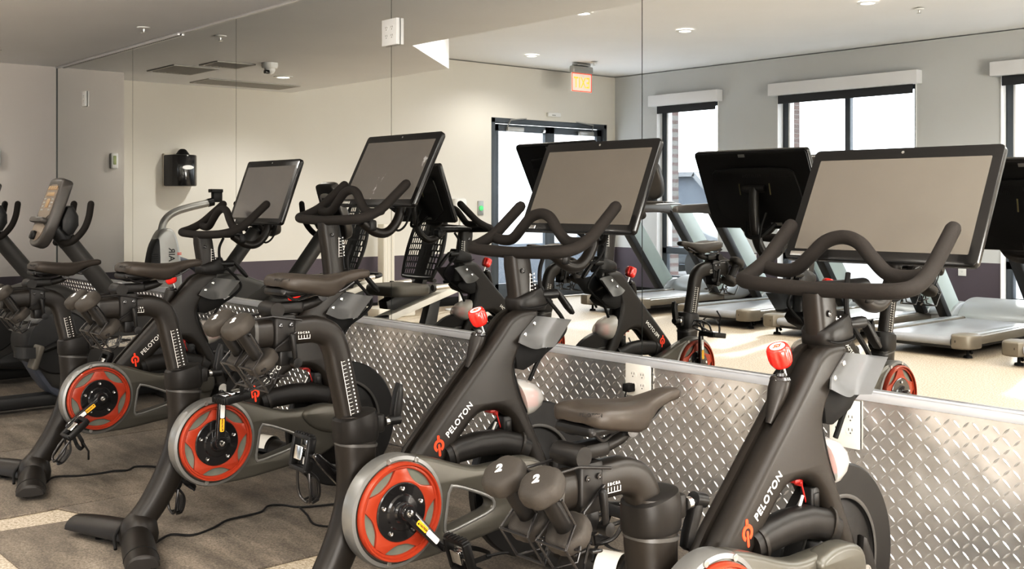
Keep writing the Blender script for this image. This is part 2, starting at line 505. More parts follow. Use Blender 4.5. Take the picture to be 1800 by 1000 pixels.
def room():
    # floor
    b = MB(); b.box(((XREC + XR2) / 2, YB / 2, -.05), (XR2 - XREC + .4, -YB + .4, .1)); struct(b.build('floor', M['floor'], smooth=False))
    # low ceiling with its stepped edge, as one slab up to the high ceiling
    poly = [(XREC, 0), (XREC, -2.52), (-7.12, -2.52), (-6.24, -1.51), (XR2, -1.51), (XR2, 0)]
    b = MB(); b.prism(poly, 'z', ZLO, ZHI + .02); struct(b.build('ceiling_low', M['ceil'], smooth=False))
    b = MB(); b.box(((XREC + XR2) / 2, YB / 2, ZHI + .06), (XR2 - XREC + .4, -YB + .4, .1)); struct(b.build('ceiling_high', M['ceil_h'], smooth=False))
    # mirror wall
    b = MB(); b.box(((XL + XR2) / 2, .11, ZHI / 2), (XR2 - XL + .6, .2, ZHI)); struct(b.build('wall_back', M['wall_p'], smooth=False))
    # left wall: column by the mirror, then the recessed wall with the double door
    b = MB(); b.box((XL - .4, YCOL / 2 + .02, ZHI / 2), (.8, -YCOL + .04, ZHI), 0); struct(b.build('wall_left', M['wall_l'], smooth=False))
    b = MB()
    D0, D1, DT = -5.19, -7.16, 2.20
    b.box((XREC - .09, (YCOL + D0) / 2, ZHI / 2), (.18, YCOL - D0, ZHI))
    b.box((XREC - .09, (D1 + YB) / 2 - .05, ZHI / 2), (.18, D1 - YB + .1, ZHI))
    b.box((XREC - .09, (D0 + D1) / 2, (DT + ZHI) / 2), (.18, D0 - D1, ZHI - DT))
    struct(b.build('wall_door_side', M['wall_d'], smooth=False))
    # window wall
    wins = [(-9.02, -8.05, .19), (-7.21, -5.53, .19), (-4.67, -2.99, .19)]
    b = MB(); x = XREC - .2; TOPW = 2.44
    for a, c, z0 in wins:
        b.box(((x + a) / 2, YB - .12, ZHI / 2), (a - x, .24, ZHI))
        b.box(((a + c) / 2, YB - .12, z0 / 2), (c - a, .24, z0)); b.box(((a + c) / 2, YB - .12, (TOPW + ZHI) / 2), (c - a, .24, ZHI - TOPW)); x = c
    b.box(((x + XR2 + .2) / 2, YB - .12, ZHI / 2), (XR2 + .2 - x, .24, ZHI))
    struct(b.build('wall_front', M['wall_b'], smooth=False))
    b = MB(); b.box((XR2 + .1, YB / 2, ZHI / 2), (.2, -YB + .4, ZHI)); struct(b.build('wall_right', M['wall_p'], smooth=False))
    # windows
    for i, (a, c, z0) in enumerate(wins):
        w = thing('window_%d' % (i + 1), ((a + c) / 2, YB - .1, z0), None, None); struct(w)
        f = .075; y = YB - .13
        b = MB()
        b.box((a + f / 2, y, (z0 + TOPW) / 2), (f, .07, TOPW - z0), .006); b.box((c - f / 2, y, (z0 + TOPW) / 2), (f, .07, TOPW - z0), .006)
        b.box(((a + c) / 2, y, z0 + f / 2), (c - a, .07, f), .006); b.box(((a + c) / 2, y, TOPW - f / 2), (c - a, .07, f), .006)
        b.box(((a + c) / 2, y, .58), (c - a, .07, .08), .006)
        if i: b.box(((a + c) / 2 - .01, y, (.62 + TOPW) / 2), (.065, .07, TOPW - .62), .006)
        b.build('window_frame', M['darkbar'], w)
        b = MB(); b.box((a + f + .012, y - .005, (.62 + TOPW) / 2), (.022, .08, TOPW - .64), .004); b.build('track', M['jamb'], w)
        b = MB(); b.box(((a + c) / 2, y - .01, (z0 + TOPW) / 2), (c - a - .1, .006, TOPW - z0 - .1)); b.build('pane', M['glass'], w, smooth=False)
        b = MB()
        b.box((a + .004, YB - .04, (z0 + TOPW) / 2), (.008, .1, TOPW - z0)); b.box((c - .004, YB - .04, (z0 + TOPW) / 2), (.008, .1, TOPW - z0)); b.box(((a + c) / 2, YB - .04, z0 + .004), (c - a, .1, .008))
        b.build('reveal_lining', M['jamb'], w, smooth=False)
        nm = ['small window beside the double door', 'middle wide window behind the treadmills', 'third window, cut off at the edge of the mirror'][i]
        v = thing('roller_blind', ((a + c) / 2, YB, 2.39), 'white boxed roller blind over the ' + nm, 'blind', 'rolled-up window blinds')
        b = MB(); b.box(((a + c) / 2, YB + .055, 2.465), (c - a + .12, .11, .135), .004); b.build('valance', M['valance'], v)
        b = MB(); b.box(((a + c) / 2, YB + .03, 2.355), (c - a - .05, .012, .1), .002); b.build('rolled_shade', M['shade'], v)
    # double door
    d = thing('door_1', (XREC, (D0 + D1) / 2, 0), None, None); struct(d)
    b = MB(); f = .06; xf = XREC - .06
    b.box((xf, D0 - f / 2, DT / 2), (.13, f, DT), .006); b.box((xf, D1 + f / 2, DT / 2), (.13, f, DT), .006); b.box((xf, (D0 + D1) / 2, DT - f / 2), (.13, D0 - D1, f), .006)
    b.build('door_frame', M['darkbar'], d)
    mid = (D0 + D1) / 2
    for k, (ya, yb) in enumerate(((D0 - f, mid - .004), (mid + .004, D1 + f))):
        lo, hi = min(ya, yb), max(ya, yb); b = MB(); s = .085
        b.box((xf, lo + s / 2, (DT - f) / 2), (.05, s, DT - f - .02), .005); b.box((xf, hi - s / 2, (DT - f) / 2), (.05, s, DT - f - .02), .005)
        b.box((xf, (lo + hi) / 2, DT - f - s / 2 - .01), (.05, hi - lo, s), .005); b.box((xf, (lo + hi) / 2, .11), (.05, hi - lo, .2), .005)
        lf = b.build('door_leaf', M['darkbar'], d)
        b = MB(); b.box((xf, (lo + hi) / 2, 1.15), (.008, hi - lo - 2 * s, 1.86)); b.build('pane', M['glass'], lf, smooth=False)
        b = MB(); yc = hi - .2 if k == 0 else lo + .2
        b.box((xf + .055, yc - (.12 if k == 0 else -.12), DT - .13), (.05, .26, .055), .008); b.tube([(xf + .05, yc, DT - .1), (xf + .09, yc - (.02 if k == 0 else -.02), DT - .02), (xf + .06, yc - (.3 if k == 0 else -.3), DT + .01)], .008, 8)
        b.build('door_closer', M['silver'], lf)
        if k == 0:
            b = MB(); b.lathe([(0, 0), (.02, 0), (.02, .02), (0, .022)], 'x', (xf + .03, lo + .12, DT - .13), 14); b.build('lock_cylinder', M['chrome'], lf)
        b = MB(); yh = lo + .05 if k == 0 else hi - .05
        b.tube([(xf + .03, yh, .9), (xf + .075, yh, .9), (xf + .075, yh, 1.2), (xf + .03, yh, 1.2)], .012, 8); b.build('pull_handle', M['steel'], lf)
    # baseboards under the painted band
    b = MB(); b.box((XREC + .006, (YCOL + D0) / 2, .05), (.012, YCOL - D0, .1), .003); struct(b.build('baseboard_left', M['rubber']))
    b = MB(); b.box(((XREC + XR2) / 2, YB + .006, .05), (XR2 - XREC, .012, .1), .003); struct(b.build('baseboard_front', M['rubber']))
    # diamond plate wainscot
    b = MB(); b.box(((XL + XR2) / 2, -.004, ZTR / 2 - .015), (XR2 - XL, .008, ZTR - .03))
    P = .0288; x0 = XL + .02; nx = int((XE - x0) / P); nz = int((ZTR - .05) / P)
    vs = []; fs = []
    for i in range(nx):
        for j in range(nz):
            cx, cz = x0 + (i + .5) * P, .02 + (j + .5) * P
            a = R(45 if (i + j) % 2 else -45); c, s = math.cos(a), math.sin(a)
            L, W, H = .0148, .0032, .0026
            o = len(vs)
            for u, w, h in ((-L, 0, 0), (-L * .35, -W, 0), (L * .35, -W, 0), (L, 0, 0), (L * .35, W, 0), (-L * .35, W, 0), (-L * .55, 0, H), (L * .55, 0, H)):
                vs.append((cx + u * c - w * s, -.008 - h, cz + u * s + w * c))
            fs += [(o, o + 1, o + 6), (o + 1, o + 2, o + 7, o + 6), (o + 2, o + 3, o + 7), (o + 3, o + 4, o + 7), (o + 4, o + 5, o + 6, o + 7), (o + 5, o, o + 6)]
    b.add(vs, fs)
    struct(b.build('trim_1', M['diamond'], sharp=25))
    # aluminium channels
    for nm, z, h in (('trim_2', ZTR - .018, .036), ('trim_3', ZLO - .006, .012)):
        b = MB(); b.box(((XL + XE) / 2, -.009, z), (XE - XL, .018, h), .003)
        if nm == 'trim_2': b.box(((XL + XE) / 2, -.016, ZTR - .004), (XE - XL, .014, .008), .002)
        struct(b.build(nm, M['alum']))
    b = MB(); b.box((XL + .006, -.006, (ZTR + ZLO) / 2), (.012, .012, ZLO - ZTR)); struct(b.build('trim_4', M['mirroredge'], smooth=False))
    b = MB(); b.box((-7.9, -.022, ZLO - .012), (2.3, .02, .018), .003); struct(b.build('trim_5', M['alum']))
    # mirror panels
    edges = [XL + .012, -7.565, -5.966, -4.329, -2.694, XE, XE]
    lab = ['narrow-looking wall mirror panel at the corner with the left wall', 'tall wall mirror panel reflecting the black paper towel dispenser',
           'tall wall mirror panel behind the second bike, beside the four-socket plate', 'tall wall mirror panel reflecting the glass double door',
           'tall wall mirror panel at the right, reflecting the treadmills and windows', None]
    for i in range(5):
        a, c = edges[i] + .002, edges[i + 1] - .002
        b = MB(); b.box(((a + c) / 2, -.004, (ZTR + ZLO - .012) / 2), (c - a, .006, ZLO - .012 - ZTR)); o = b.build('mirror_panel', M['mirror'], None, ((a + c) / 2, -.004, ZTR), smooth=False)
        tag(o, lab[i], 'mirror', 'wall mirror panels')
    b = MB(); b.box(((edges[0] + XE) / 2, -.0006, (ZTR + ZLO) / 2), (XE - edges[0], .001, ZLO - ZTR)); struct(b.build('trim_6', M['mirroredge'], smooth=False))
room()

# ------------------------------------------------------------------ outside
def outside():
    b = MB(); b.box((-8, -22, -.3), (60, 28, .2)); b.box((-26, -6, -.3), (24, 24, .2)); g = b.build('ground', M['ext_ground'], smooth=False); struct(g)
    b = MB(); b.box((-9.43, YB - .5, 1.6), (.3, .45, 3.4)); struct(b.build('column_brick', M['brick'], smooth=False))
    b = MB(); b.box((-7.46, YB - .42, 1.6), (.3, .32, 3.4)); struct(b.build('column_brick.001', M['brick'], smooth=False))
    h = thing('neighbour_house', (-16, -17, -.2), 'pale grey building with a white edged roof seen through the small window', 'building')
    b = MB(); b.prism([(-18.7, -.2), (-14.3, -.2), (-14.3, 1.1), (-15.0, 1.75), (-18.7, 1.75)], 'y', -18.5, -15.5); b.build('wall', M['ext_pale'], h, smooth=False)
    b = MB(); b.box((-16.85, -15.45, 1.80), (3.8, .3, .10)); b.box((-14.63, -15.45, 1.47), (.98, .3, .10), 0, Matrix.Rotation(R(43), 4, 'Y')); b.build('roof_edge', M['ext_white'], h, smooth=False)
    b = MB(); b.box((-16.3, -15.46, .75), (1.1, .08, .8)); b.build('window', M['ext_grey'], h, smooth=False)
    b = MB(); b.box((-15.0, -15.46, .4), (.6, .08, 1.1)); b.build('window', M['ext_grey'], h, smooth=False)
    c = thing('parked_car', (-13.0, -12.4, -.2), 'silver car parked outside, half hidden behind the small window', 'car')
    q = -3.5
    prof = [(-11.4 + q, .1), (-7.6 + q, .1), (-7.55 + q, .5), (-8.3 + q, .68), (-9.0 + q, 1.05), (-10.4 + q, 1.08), (-11.1 + q, .7), (-11.4 + q, .6)]
    b = MB(); b.prism(chaikin(prof, 1), 'y', -13.2, -11.6, .08); b.build('car_body', M['ext_car'], c)
    b = MB(); b.prism([(-10.9 + q, .72), (-8.55 + q, .70), (-9.05 + q, .98), (-10.35 + q, 1.0)], 'y', -11.62, -11.58); b.build('side_window', M['ext_grey'], c)
    for x in (-10.7 + q, -8.3 + q):
        b = MB(); b.lathe([(0, -.1), (.3, -.1), (.3, .1), (.18, .12), (0, .1)], 'y', (x, -11.66, .1), 20); b.build('wheel', M['rubber'], c)
    # pale pier and glazing outside the double door
    b = MB(); b.box((-11.8, -5.45, 1.6), (.9, 1.5, 3.6)); struct(b.build('column_outside', M['ext_white'], smooth=False))
    b = MB(); b.box((-13.4, -9.2, .1), (.3, 7, .8)); struct(b.build('wall_outside', M['ext_pale'], smooth=False))
outside()

# ------------------------------------------------------------------ ceiling and wall fittings
def fittings():
    dl = [(-8.55, -1.76, ZLO, 'recessed downlight glowing in the low ceiling beside the security camera'),
          (-8.89, -5.06, ZHI, 'recessed downlight glowing in the high ceiling by the double door'),
          (-6.63, -4.99, ZHI, 'recessed downlight glowing in the high ceiling over the small window'),
          (-4.71, -5.0, ZHI, 'recessed downlight glowing in the high ceiling over the wide window'),
          (-6.59, -3.58, ZHI, 'recessed downlight close behind the dropped ceiling edge')]
    for x, y, z, l in dl:
        t = thing('downlight', (x, y, z), l, 'light', 'recessed ceiling downlights')
        b = MB(); b.lathe([(.058, 0), (.085, 0), (.087, -.006), (.060, -.010), (.054, -.004)], 'z', (x, y, z)); b.build('trim_ring', M['whitepl'], t)
        b = MB(); b.lathe([(0, -.004), (.057, -.004), (.057, -.001), (0, -.001)], 'z', (x, y, z)); b.build('diffuser', M['lamp'], t)
    for x, y, z, l in [(-6.72, -.27, ZLO, 'white sprinkler head on the low ceiling in front of the mirrors'),
                       (-4.58, -5.59, ZHI, 'sprinkler head on the high ceiling near the wide window'), (-8.84, -6.0, ZHI, 'sprinkler head on the high ceiling beside the exit sign')]:
        t = thing('sprinkler', (x, y, z), l, 'sprinkler')
        b = MB(); b.lathe([(0, 0), (.042, 0), (.040, -.006), (.02, -.010), (0, -.010)], 'z', (x, y, z)); b.build('escutcheon', M['whitepl'], t)
        b = MB(); b.lathe([(0, -.008), (.008, -.008), (.008, -.02), (.004, -.032), (.018, -.034), (.018, -.037), (0, -.037)], 'z', (x, y, z), 14); b.build('deflector', M['steel'], t)
    for k, (x, y, sx, sy, l) in enumerate([(-8.64, -.86, .56, .40, 'square return air grille in the low ceiling nearest the mirror'), (-8.08, -.99, .34, .34, 'smaller square air grille beside the large one in the low ceiling'),
                                (-9.3, -1.78, .42, .94, 'long air grille in the low ceiling along the door-side wall')]):
        t = thing('air_grille', (x, y, ZLO), l, 'vent', 'ceiling air grilles')
        b = MB(); b.prism(rrect(sx, sy, .01, 2, x, y), 'z', ZLO - .010, ZLO, .004, [rrect(sx - .05, sy - .05, .004, 1, x, y)]); b.build('grille_frame', M['vent'], t)
        b = MB(); n = int((sy - .06) / .028)
        for i in range(n): b.box((x, y - sy / 2 + .04 + i * .028, ZLO - .005), (sx - .05, .016, .003), 0, Matrix.Rotation(R(30), 4, 'X'))
        b.build('louvre', M['vent'], t, smooth=False)
    t = thing('security_camera', (-7.78, -1.21, ZLO), 'white dome security camera with a dark lens on the low ceiling', 'camera')
    b = MB(); b.lathe([(0, 0), (.065, 0), (.066, -.025), (.058, -.045), (0, -.045)], 'z', (-7.78, -1.21, ZLO)); b.build('camera_base', M['whitepl'], t)
    b = MB(); b.lathe([(.045, -.045), (.044, -.06), (.034, -.08), (.015, -.091), (0, -.093)], 'z', (-7.78, -1.21, ZLO)); b.build('eyeball', M['whitepl'], t)
    b = MB(); b.box((-7.765, -1.175, ZLO - .075), (.045, .04, .03), .01); b.build('lens', M['gloss'], t)
    # exit sign hangs parallel to the door wall
    x, y = -9.05, -6.0
    t = thing('exit_sign', (x, y, ZHI), 'lit red EXIT sign hanging from the ceiling near the double door', 'sign')
    b = MB(); b.box((x, y, ZHI - .012), (.10, .22, .024), .006); b.box((x, y, ZHI - .07), (.075, .34, .085), .02); b.build('housing', M['silver'], t)
    b = MB(); b.box((x, y, ZHI - .11 - .11), (.012, .33, .22), .003); b.build('sign_panel', M['exit_glow'], t)
    b = MB(); b.prism(rrect(.328, .218, .006, 2, y, ZHI - .22), 'x', x + .0065, x + .0085, 0, [rrect(.31, .2, .006, 2, y, ZHI - .22)]); b.build('red_border', M['exit_red'], t)
    b = MB(); put_text(b, 'EXIT', .125, frame_mx((x + .008, y, ZHI - .282), (0, 1, 0), (0, 0, 1)) @ Matrix.Diagonal((1, 1.45, 1, 1)), extrude=.001, offset=.001, align='CENTER', spacing=1.06); b.build('lettering', M['exit_yel'], t)
    # emergency light box over the door
    t = thing('alarm_box', (XREC, -6.19, 2.29), 'small white alarm box on the wall above the double door', 'alarm')
    b = MB(); b.box((XREC + .022, -6.19, 2.28), (.044, .22, .05), .012); b.build('case', M['whitepl'], t)
    b = MB(); b.box((XREC + .045, -6.17, 2.272), (.004, .06, .012), .001); b.build('indicator', M['silver'], t)
    t = thing('wall_switch', (XREC, -5.02, 1.11), 'wall switch plate with a round green button beside the double door', 'switch')
    b = MB(); b.box((XREC + .006, -5.02, 1.12), (.012, .085, .17), .004); b.build('plate', M['silver'], t)
    b = MB(); b.lathe([(0, 0), (.03, 0), (.03, .012), (.02, .018), (0, .018)], 'x', (XREC + .012, -5.02, 1.12), 18); b.build('button', M['green'], t)
    # paper towel dispenser
    y, z = -1.30, 1.495
    t = thing('paper_towel_dispenser', (XREC, y, z - .15), 'smoked black paper towel dispenser on the wall, seen in the mirror', 'dispenser')
    b = MB(); b.box((XREC + .02, y, z), (.04, .29, .31), .012); b.build('back_plate', M['cream'], t)
    pr = [(XREC + .04 + .20 * math.sqrt(max(0, 1 - (u / .145) ** 2)) ** .8, y + u) for u in [(-.145 + .29 * i / 16) for i in range(17)]]
    b = MB(); b.prism([(XREC + .03, y - .145)] + pr + [(XREC + .03, y + .145)], 'z', z - .155, z + .14, .012); b.build('cover', M['gloss'], t)
    b = MB(); b.lathe([(.07, .13), (.06, .15), (.035, .185), (.02, .195), (0, .197)], 'z', (XREC + .12, y, z), 18); b.build('key_cap', M['black'], t)
    b = MB(); b.M = Matrix.Translation((XREC + .243, y, z + .02)); b.prism([(.055 * math.cos(a * PI / 12), .02 * math.sin(a * PI / 12)) for a in range(24)], 'x', -.006, .0); b.M = None
    b.build('badge', M['whitepl'], t)
    # sensor on the column, outlet plates
    t = thing('wall_thermostat', (XL, -.478, 1.48), 'slim white thermostat with a green display on the corner column', 'thermostat')
    b = MB(); b.box((XL + .016, -.478, 1.545), (.032, .062, .135), .012); b.build('case', M['whitepl'], t)
    b = MB(); b.box((XL + .033, -.478, 1.55), (.003, .026, .075), .004); b.build('display', M['olive_lcd'], t)
    def outlet(x, z, w, h, gang, label, y=0, grp=None, sgn=-1, mat='whitepl', kind='duplex', out=0.):
        t = thing('wall_outlet', (x, y, z - h / 2), label, 'outlet', grp)
        b = MB(); b.box((x, y + sgn * (.004 + out / 2), z), (w, .008 + out, h), .003); b.build('cover_plate', M[mat], t)
        for g in range(gang):
            gx = x + (g - (gang - 1) / 2) * .046
            b = MB(); yo = y + sgn * (.008 + out)
            for dz in (.02, -.02):
                b.prism(rrect(.032, .028, .012, 3, gx, z + dz), 'y', yo - .0012, yo + .0012)
            so = b.build('socket_face', M[mat], t)
            b = MB()
            for dz in (.02, -.02):
                for dx in (-.006, .006): b.box((gx + dx, yo + sgn * .0012, z + dz + .004), (.002, .0012, .008))
                b.box((gx, yo + sgn * .0012, z + dz - .007), (.004, .0012, .004))
            b.build('slot', M['black'], so, smooth=False)
    # behind the mirror trim: plates stand proud of the mirror
    outlet(-8.51, 1.998, .075, .12, 1, 'single white outlet plate on the mirror panel nearest the corner', -.008, 'outlets on the mirror', out=.006)
    outlet(-4.318, 2.017, .128, .128, 2, 'white four-socket outlet plate over the joint between two mirror panels', -.008, 'outlets on the mirror', out=.012)
    outlet(-2.705, .525, .125, .12, 2, 'cream double outlet plate on the diamond plate behind the front saddle', -.012, 'outlets on the diamond plate', mat='cream')
    outlet(-1.84, .50, .105, .15, 2, 'cream outlet plate on the diamond plate behind the nearest bike', -.012, 'outlets on the diamond plate', mat='cream')
    outlet(-7.777, .547, .08, .12, 1, 'white outlet plate on the diamond plate behind the leftmost bikes', -.012, 'outlets on the diamond plate')
    for k, (x, l) in enumerate([(-7.65, 'left one of two outlet plates on the dark band under the windows'), (-7.54, 'right one of two outlet plates on the dark band, with a black plug'), (-5.05, 'lone outlet plate on the dark band between the wide windows')]):
        outlet(x, .525, .08, .125, 1, l, YB, 'outlets under the windows', 1)
    # dark adapter plugged at the saddle outlet
    b = MB(); b.box((-2.735, -.035, .497), (.035, .04, .03), .006); b.tube(crom([(-2.735, -.05, .485), (-2.74, -.06, .42), (-2.74, -.045, .3)]), .003, 6)
    tag(b.build('power_plug', M['rubber'], None, (-2.735, -.035, .497)), 'black power plug in the cream outlet behind the front saddle', 'plug')
fittings()

# ------------------------------------------------------------------ studio bike (authored with world y of the row, root moved to each place)
BO = (0, -1.1, 0)
CR = (-1.319, .355)           # crank axle (y, z)
FW = (-.735, .323)            # flywheel axle

def make_bike():
    t = thing('exercise_bike', BO, None, 'exercise bike', 'studio bikes along the mirror wall')
    # ---- frame
    up_ = [(-1.27, .35), (-1.25, .415), (-1.21, .48), (-1.15, .541), (-1.091, .601), (-1.03, .663), (-.97, .722), (-.905, .79), (-.842, .860), (-.735, .864), (-.737, .829), (-.77, .79), (-.798, .759), (-.829, .715), (-.839, .684), (-.828, .64), (-.812, .597)]
    legs_ = [(-.777, .53), (-.742, .465), (-.705, .397), (-.672, .33), (-.635, .24), (-.602, .15), (-.585, .06), (-.64, .06), (-.675, .15), (-.71, .24), (-.745, .32), (-.784, .409), (-.822, .478), (-.843, .513), (-.866, .540)]
    arch_ = [(-.89, .556), (-.916, .563), (-.95, .564), (-.976, .560), (-1.008, .54), (-1.053, .493), (-1.097, .448), (-1.17, .365)]
    core = up_ + [(-.83, .57)] + arch_
    b = MB(); b.prism(chaikin(inset(core if area2(core) > 0 else core[::-1], .012), 2), 'x', -.026, .026, .004)
    A_ = chaikin(up_ + legs_ + arch_, 2)
    b.prism(A_, 'x', .014, .047, .024, steps=5, side=1)
    b.M = Matrix.Scale(-1, 4, (1, 0, 0)); b.prism(A_, 'x', .014, .047, .024, steps=5, side=1); b.M = None
    b.tube([(0, -.992, .695), (0, -.968, .742), (0, -.957, .765), (0, -.947, .788)], [.008, .0195, .0240, .0235], 18)
    b.lathe([(0, -.06), (.055, -.055), (.055, .055), (0, .06)], 'x', (0, CR[0] + .02, CR[1] + .02), 20)
    fr = b.build('frame', M['frame'], t, sharp=50)
    b = MB(); b.lathe([(.024, 0), (.025, .004), (.022, .010), (.012, .012), (.010, .018), (0, .018)], 'z', (0, -.947, .786), 16); b.build('knob_gasket', M['gloss'], fr)
    for s in (1, -1):
        cov = [(-.70, .40), (-.665, .385), (-.60, .23), (-.575, .09), (-.63, .09), (-.68, .25)]
        b = MB(); b.prism(chaikin(cov, 1), 'x', min(s * .036, s * .058), max(s * .036, s * .058), .008); b.lathe([(0, .056), (.011, .056), (.011, .062), (.006, .064), (0, .062)] if s > 0 else [(0, -.062), (.011, -.062), (.011, -.056), (0, -.056)], 'x', (0, -.645, .26), 10)
        b.build('leg_cover', M['frame2'], t)
    # crossbar sleeve
    b = MB(); b.ytube([(-1.105, .452), (-1.06, .463), (-.98, .470), (-.90, .466), (-.83, .446), (-.79, .425)], [(.026, .030), (.028, .036), (.029, .038), (.029, .038), (.028, .037), (.026, .034)], .034)
    cs = b.build('crossbar', M['frame2'], t)
    b = MB(); b.ytube([(-1.085, .453), (-1.075, .456)], (.030, .039), .034); b.build('sleeve_seam', M['frame'], cs)
    b = MB(); b.ytube([(-.825, .448), (-.816, .445)], (.031, .041), .034); b.build('sleeve_seam', M['frame'], cs)
    # lettering on the down tube, both sides
    d = Vector((0, .1, .092)).normalized(); up = Vector((0, -d.z, d.y))
    for s in (1, -1):
        b = MB()
        mx = frame_mx((.0475, -1.100, .507), d, up) if s > 0 else frame_mx((-.0475, -1.100 + .137 * d.y, .508 + .137 * d.z), -d, up)
        put_text(b, 'PELOTON', .0255, mx, extrude=.0006, offset=.00035, spacing=1.12); b.build('lettering', M['white'], fr)
        b = MB(); logo_geo(b, frame_mx((s * .0475, -1.134, .490), (0, s, .12), (0, -.12 * s, 1)), .0185); b.build('emblem', M['logo'], fr)
    # dark edge strip down the front of the neck
    b = MB(); b.tube(crom([(.026, -.745, .80), (.030, -.797, .752), (.033, -.832, .709), (.034, -.841, .682), (.036, -.828, .63), (.036, -.809, .580), (.034, -.786, .540)], 5), .0055, 8); b.build('edge_trim', M['rubber'], fr)
    # ---- flywheel
    fy, fz = FW
    b = MB(); b.lathe([(0, -.012), (.15, -.012), (.158, -.006), (.165, -.016), (.238, -.016), (.243, -.012), (.243, .012), (.238, .016), (.168, .016), (.160, .006), (.150, .012), (.07, .018), (.035, .03), (0, .03)], 'x', (0, fy, fz), 64)
    fw = b.build('flywheel', M['black'], t, sharp=30)
    b = MB(); b.lathe([(.160, .0165), (.165, .018), (.170, .0165)], 'x', (0, fy, fz), 64); b.build('flywheel_ring', M['hull'], fw)
    b = MB(); b.lathe([(0, -.09), (.022, -.09), (.022, .09), (0, .09)], 'x', (0, fy, fz), 16); b.build('axle', M['steel'], fw)
    # brake parts seen in the arch
    b = MB(); b.box((.006, -.905, .556), (.030, .028, .010), .003); b.box((.008, -.889, .548), (.02, .010, .016), .003); b.tube([(.018, -.892, .547), (.020, -.886, .525), (.020, -.878, .503)], .0022, 8); br = b.build('brake_arm', M['darkred'], t)
    b = MB(); b.box((.02, -.862, .508), (.035, .034, .06), .006); b.box((.034, -.862, .51), (.012, .02, .03), .003); b.build('magnet_block', M['black'], br)
    b = MB(); b.tube([(.03, -.925, .49), (.03, -.905, .525)], .004, 8); b.build('brake_rod', M['steel'], br)
    # ---- chain guard
    g = [(-1.457, .352), (-1.447, .40), (-1.42, .447), (-1.379, .478), (-1.321, .497), (-1.257, .494), (-1.182, .471), (-1.084, .434), (-1.023, .420), (-.961, .421), (-.87, .420), (-.815, .405), (-.792, .355), (-.795, .30), (-.84, .255), (-.902, .232), (-.987, .221), (-1.09, .210), (-1.19, .199), (-1.308, .197), (-1.37, .213), (-1.42, .25), (-1.448, .30)]
    hole = chaikin([(-1.140, .383), (-1.115, .378), (-1.05, .352), (-.992, .325), (-.982, .307), (-.992, .294), (-1.07, .277), (-1.152, .261), (-1.158, .27), (-1.150, .32)], 1)
    b = MB(); b.prism(chaikin(g, 1), 'x', .056, .110, .014, [hole], 3)
    gd = b.build('chain_guard', M['guard'], t, sharp=40)
    b = MB(); b.lathe([(.142, .060), (.152, .064), (.154, .100), (.150, .111), (.140, .113), (.140, .060)], 'x', (0, CR[0], CR[1] - .005), 64); b.build('guard_rim', M['guardrim'], gd)
    for y, z in ((-1.354, .490), (-1.262, .482), (-1.352, .215)): b = MB(); b.lathe([(0, .111), (.0075, .111), (.0075, .114), (.004, .1145), (0, .113)], 'x', (0, y, z), 12); b.build('guard_bolt', M['steel'], gd)
    sh = [(-.985, .405), (-.94, .428), (-.86, .432), (-.80, .41), (-.785, .36), (-.80, .315), (-.87, .32), (-.94, .35)]
    b = MB(); b.prism(chaikin(sh, 2), 'x', .07, .126, .014, steps=3); b.box((.118, -.86, .405), (.012, .02, .010), .003); b.build('guard_shoulder', M['guard'], gd)
    b = MB(); b.prism([(p[0], p[1]) for p in inset(hole[::-1] if area2(hole) < 0 else hole, -.010)], 'x', .107, .1125, .003, [hole]); b.build('window_rim', M['guardrim'], gd)
    # ---- red ring
    cy, cz = CR[0], CR[1] - .004
    b = MB(); b.lathe([(.1165, .108), (.1165, .120), (.118, .122), (.130, .122), (.1325, .120), (.1325, .108)], 'x', (0, cy, cz), 60)
    o = []
    for k in range(5):
        for i in range(13):
            u = i / 6 - 1; th = R(72 * k + 54 + 27 * u); rr = .1175 - .0290 * (1 - abs(u) ** 2.6); o.append((cy + rr * math.cos(th), cz + rr * math.sin(th)))
    b.prism(o, 'x', .108, .1215, .0012, [circ(.079, 40, cy, cz)])
    b.lathe([(.124, .118), (.124, .124), (.127, .129), (.131, .129), (.134, .124), (.134, .110)], 'x', (0, cy, cz), 60)
    rg = b.build('crank_ring', M['orange'], gd, sharp=40)
    b = MB(); b.lathe([(.07, .1105), (.125, .1105), (.125, .113), (.07, .113)], 'x', (0, cy, cz), 48); b.build('ring_recess', M['recess'], gd)
    b = MB(); b.lathe([(0, .11), (.080, .11), (.080, .1235), (.077, .126), (.05, .127), (.046, .132), (.030, .134), (.026, .140), (.018, .140), (0, .140)], 'x', (0, cy, cz), 48); b.build('hub_disc', M['gloss'], gd, sharp=30)
    for k in range(5):
        a = R(72 * k + 18); b = MB(); b.lathe([(0, .126), (.006, .126), (.006, .131), (.003, .1315), (0, .129)], 'x', (0, cy + .064 * math.cos(a), cz + .064 * math.sin(a)), 10); b.build('hub_bolt', M['chrome'], gd)
    # ---- cranks and pedals, authored pointing +y
    for s in (1, -1):
        C = (0, CR[0], CR[1]); b = MB()
        x0, x1 = (.138, .158) if s > 0 else (-.128, -.108)
        pr = [(CR[0] - .02, CR[1] - .02), (CR[0] + .05, CR[1] - .017), (CR[0] + .165, CR[1] - .012), (CR[0] + .182, CR[1] - .006), (CR[0] + .182, CR[1] + .006), (CR[0] + .165, CR[1] + .012), (CR[0] + .05, CR[1] + .017), (CR[0] - .02, CR[1] + .02), (CR[0] - .028, CR[1])]
        b.prism(chaikin(pr, 1), 'x', x0, x1, .005)
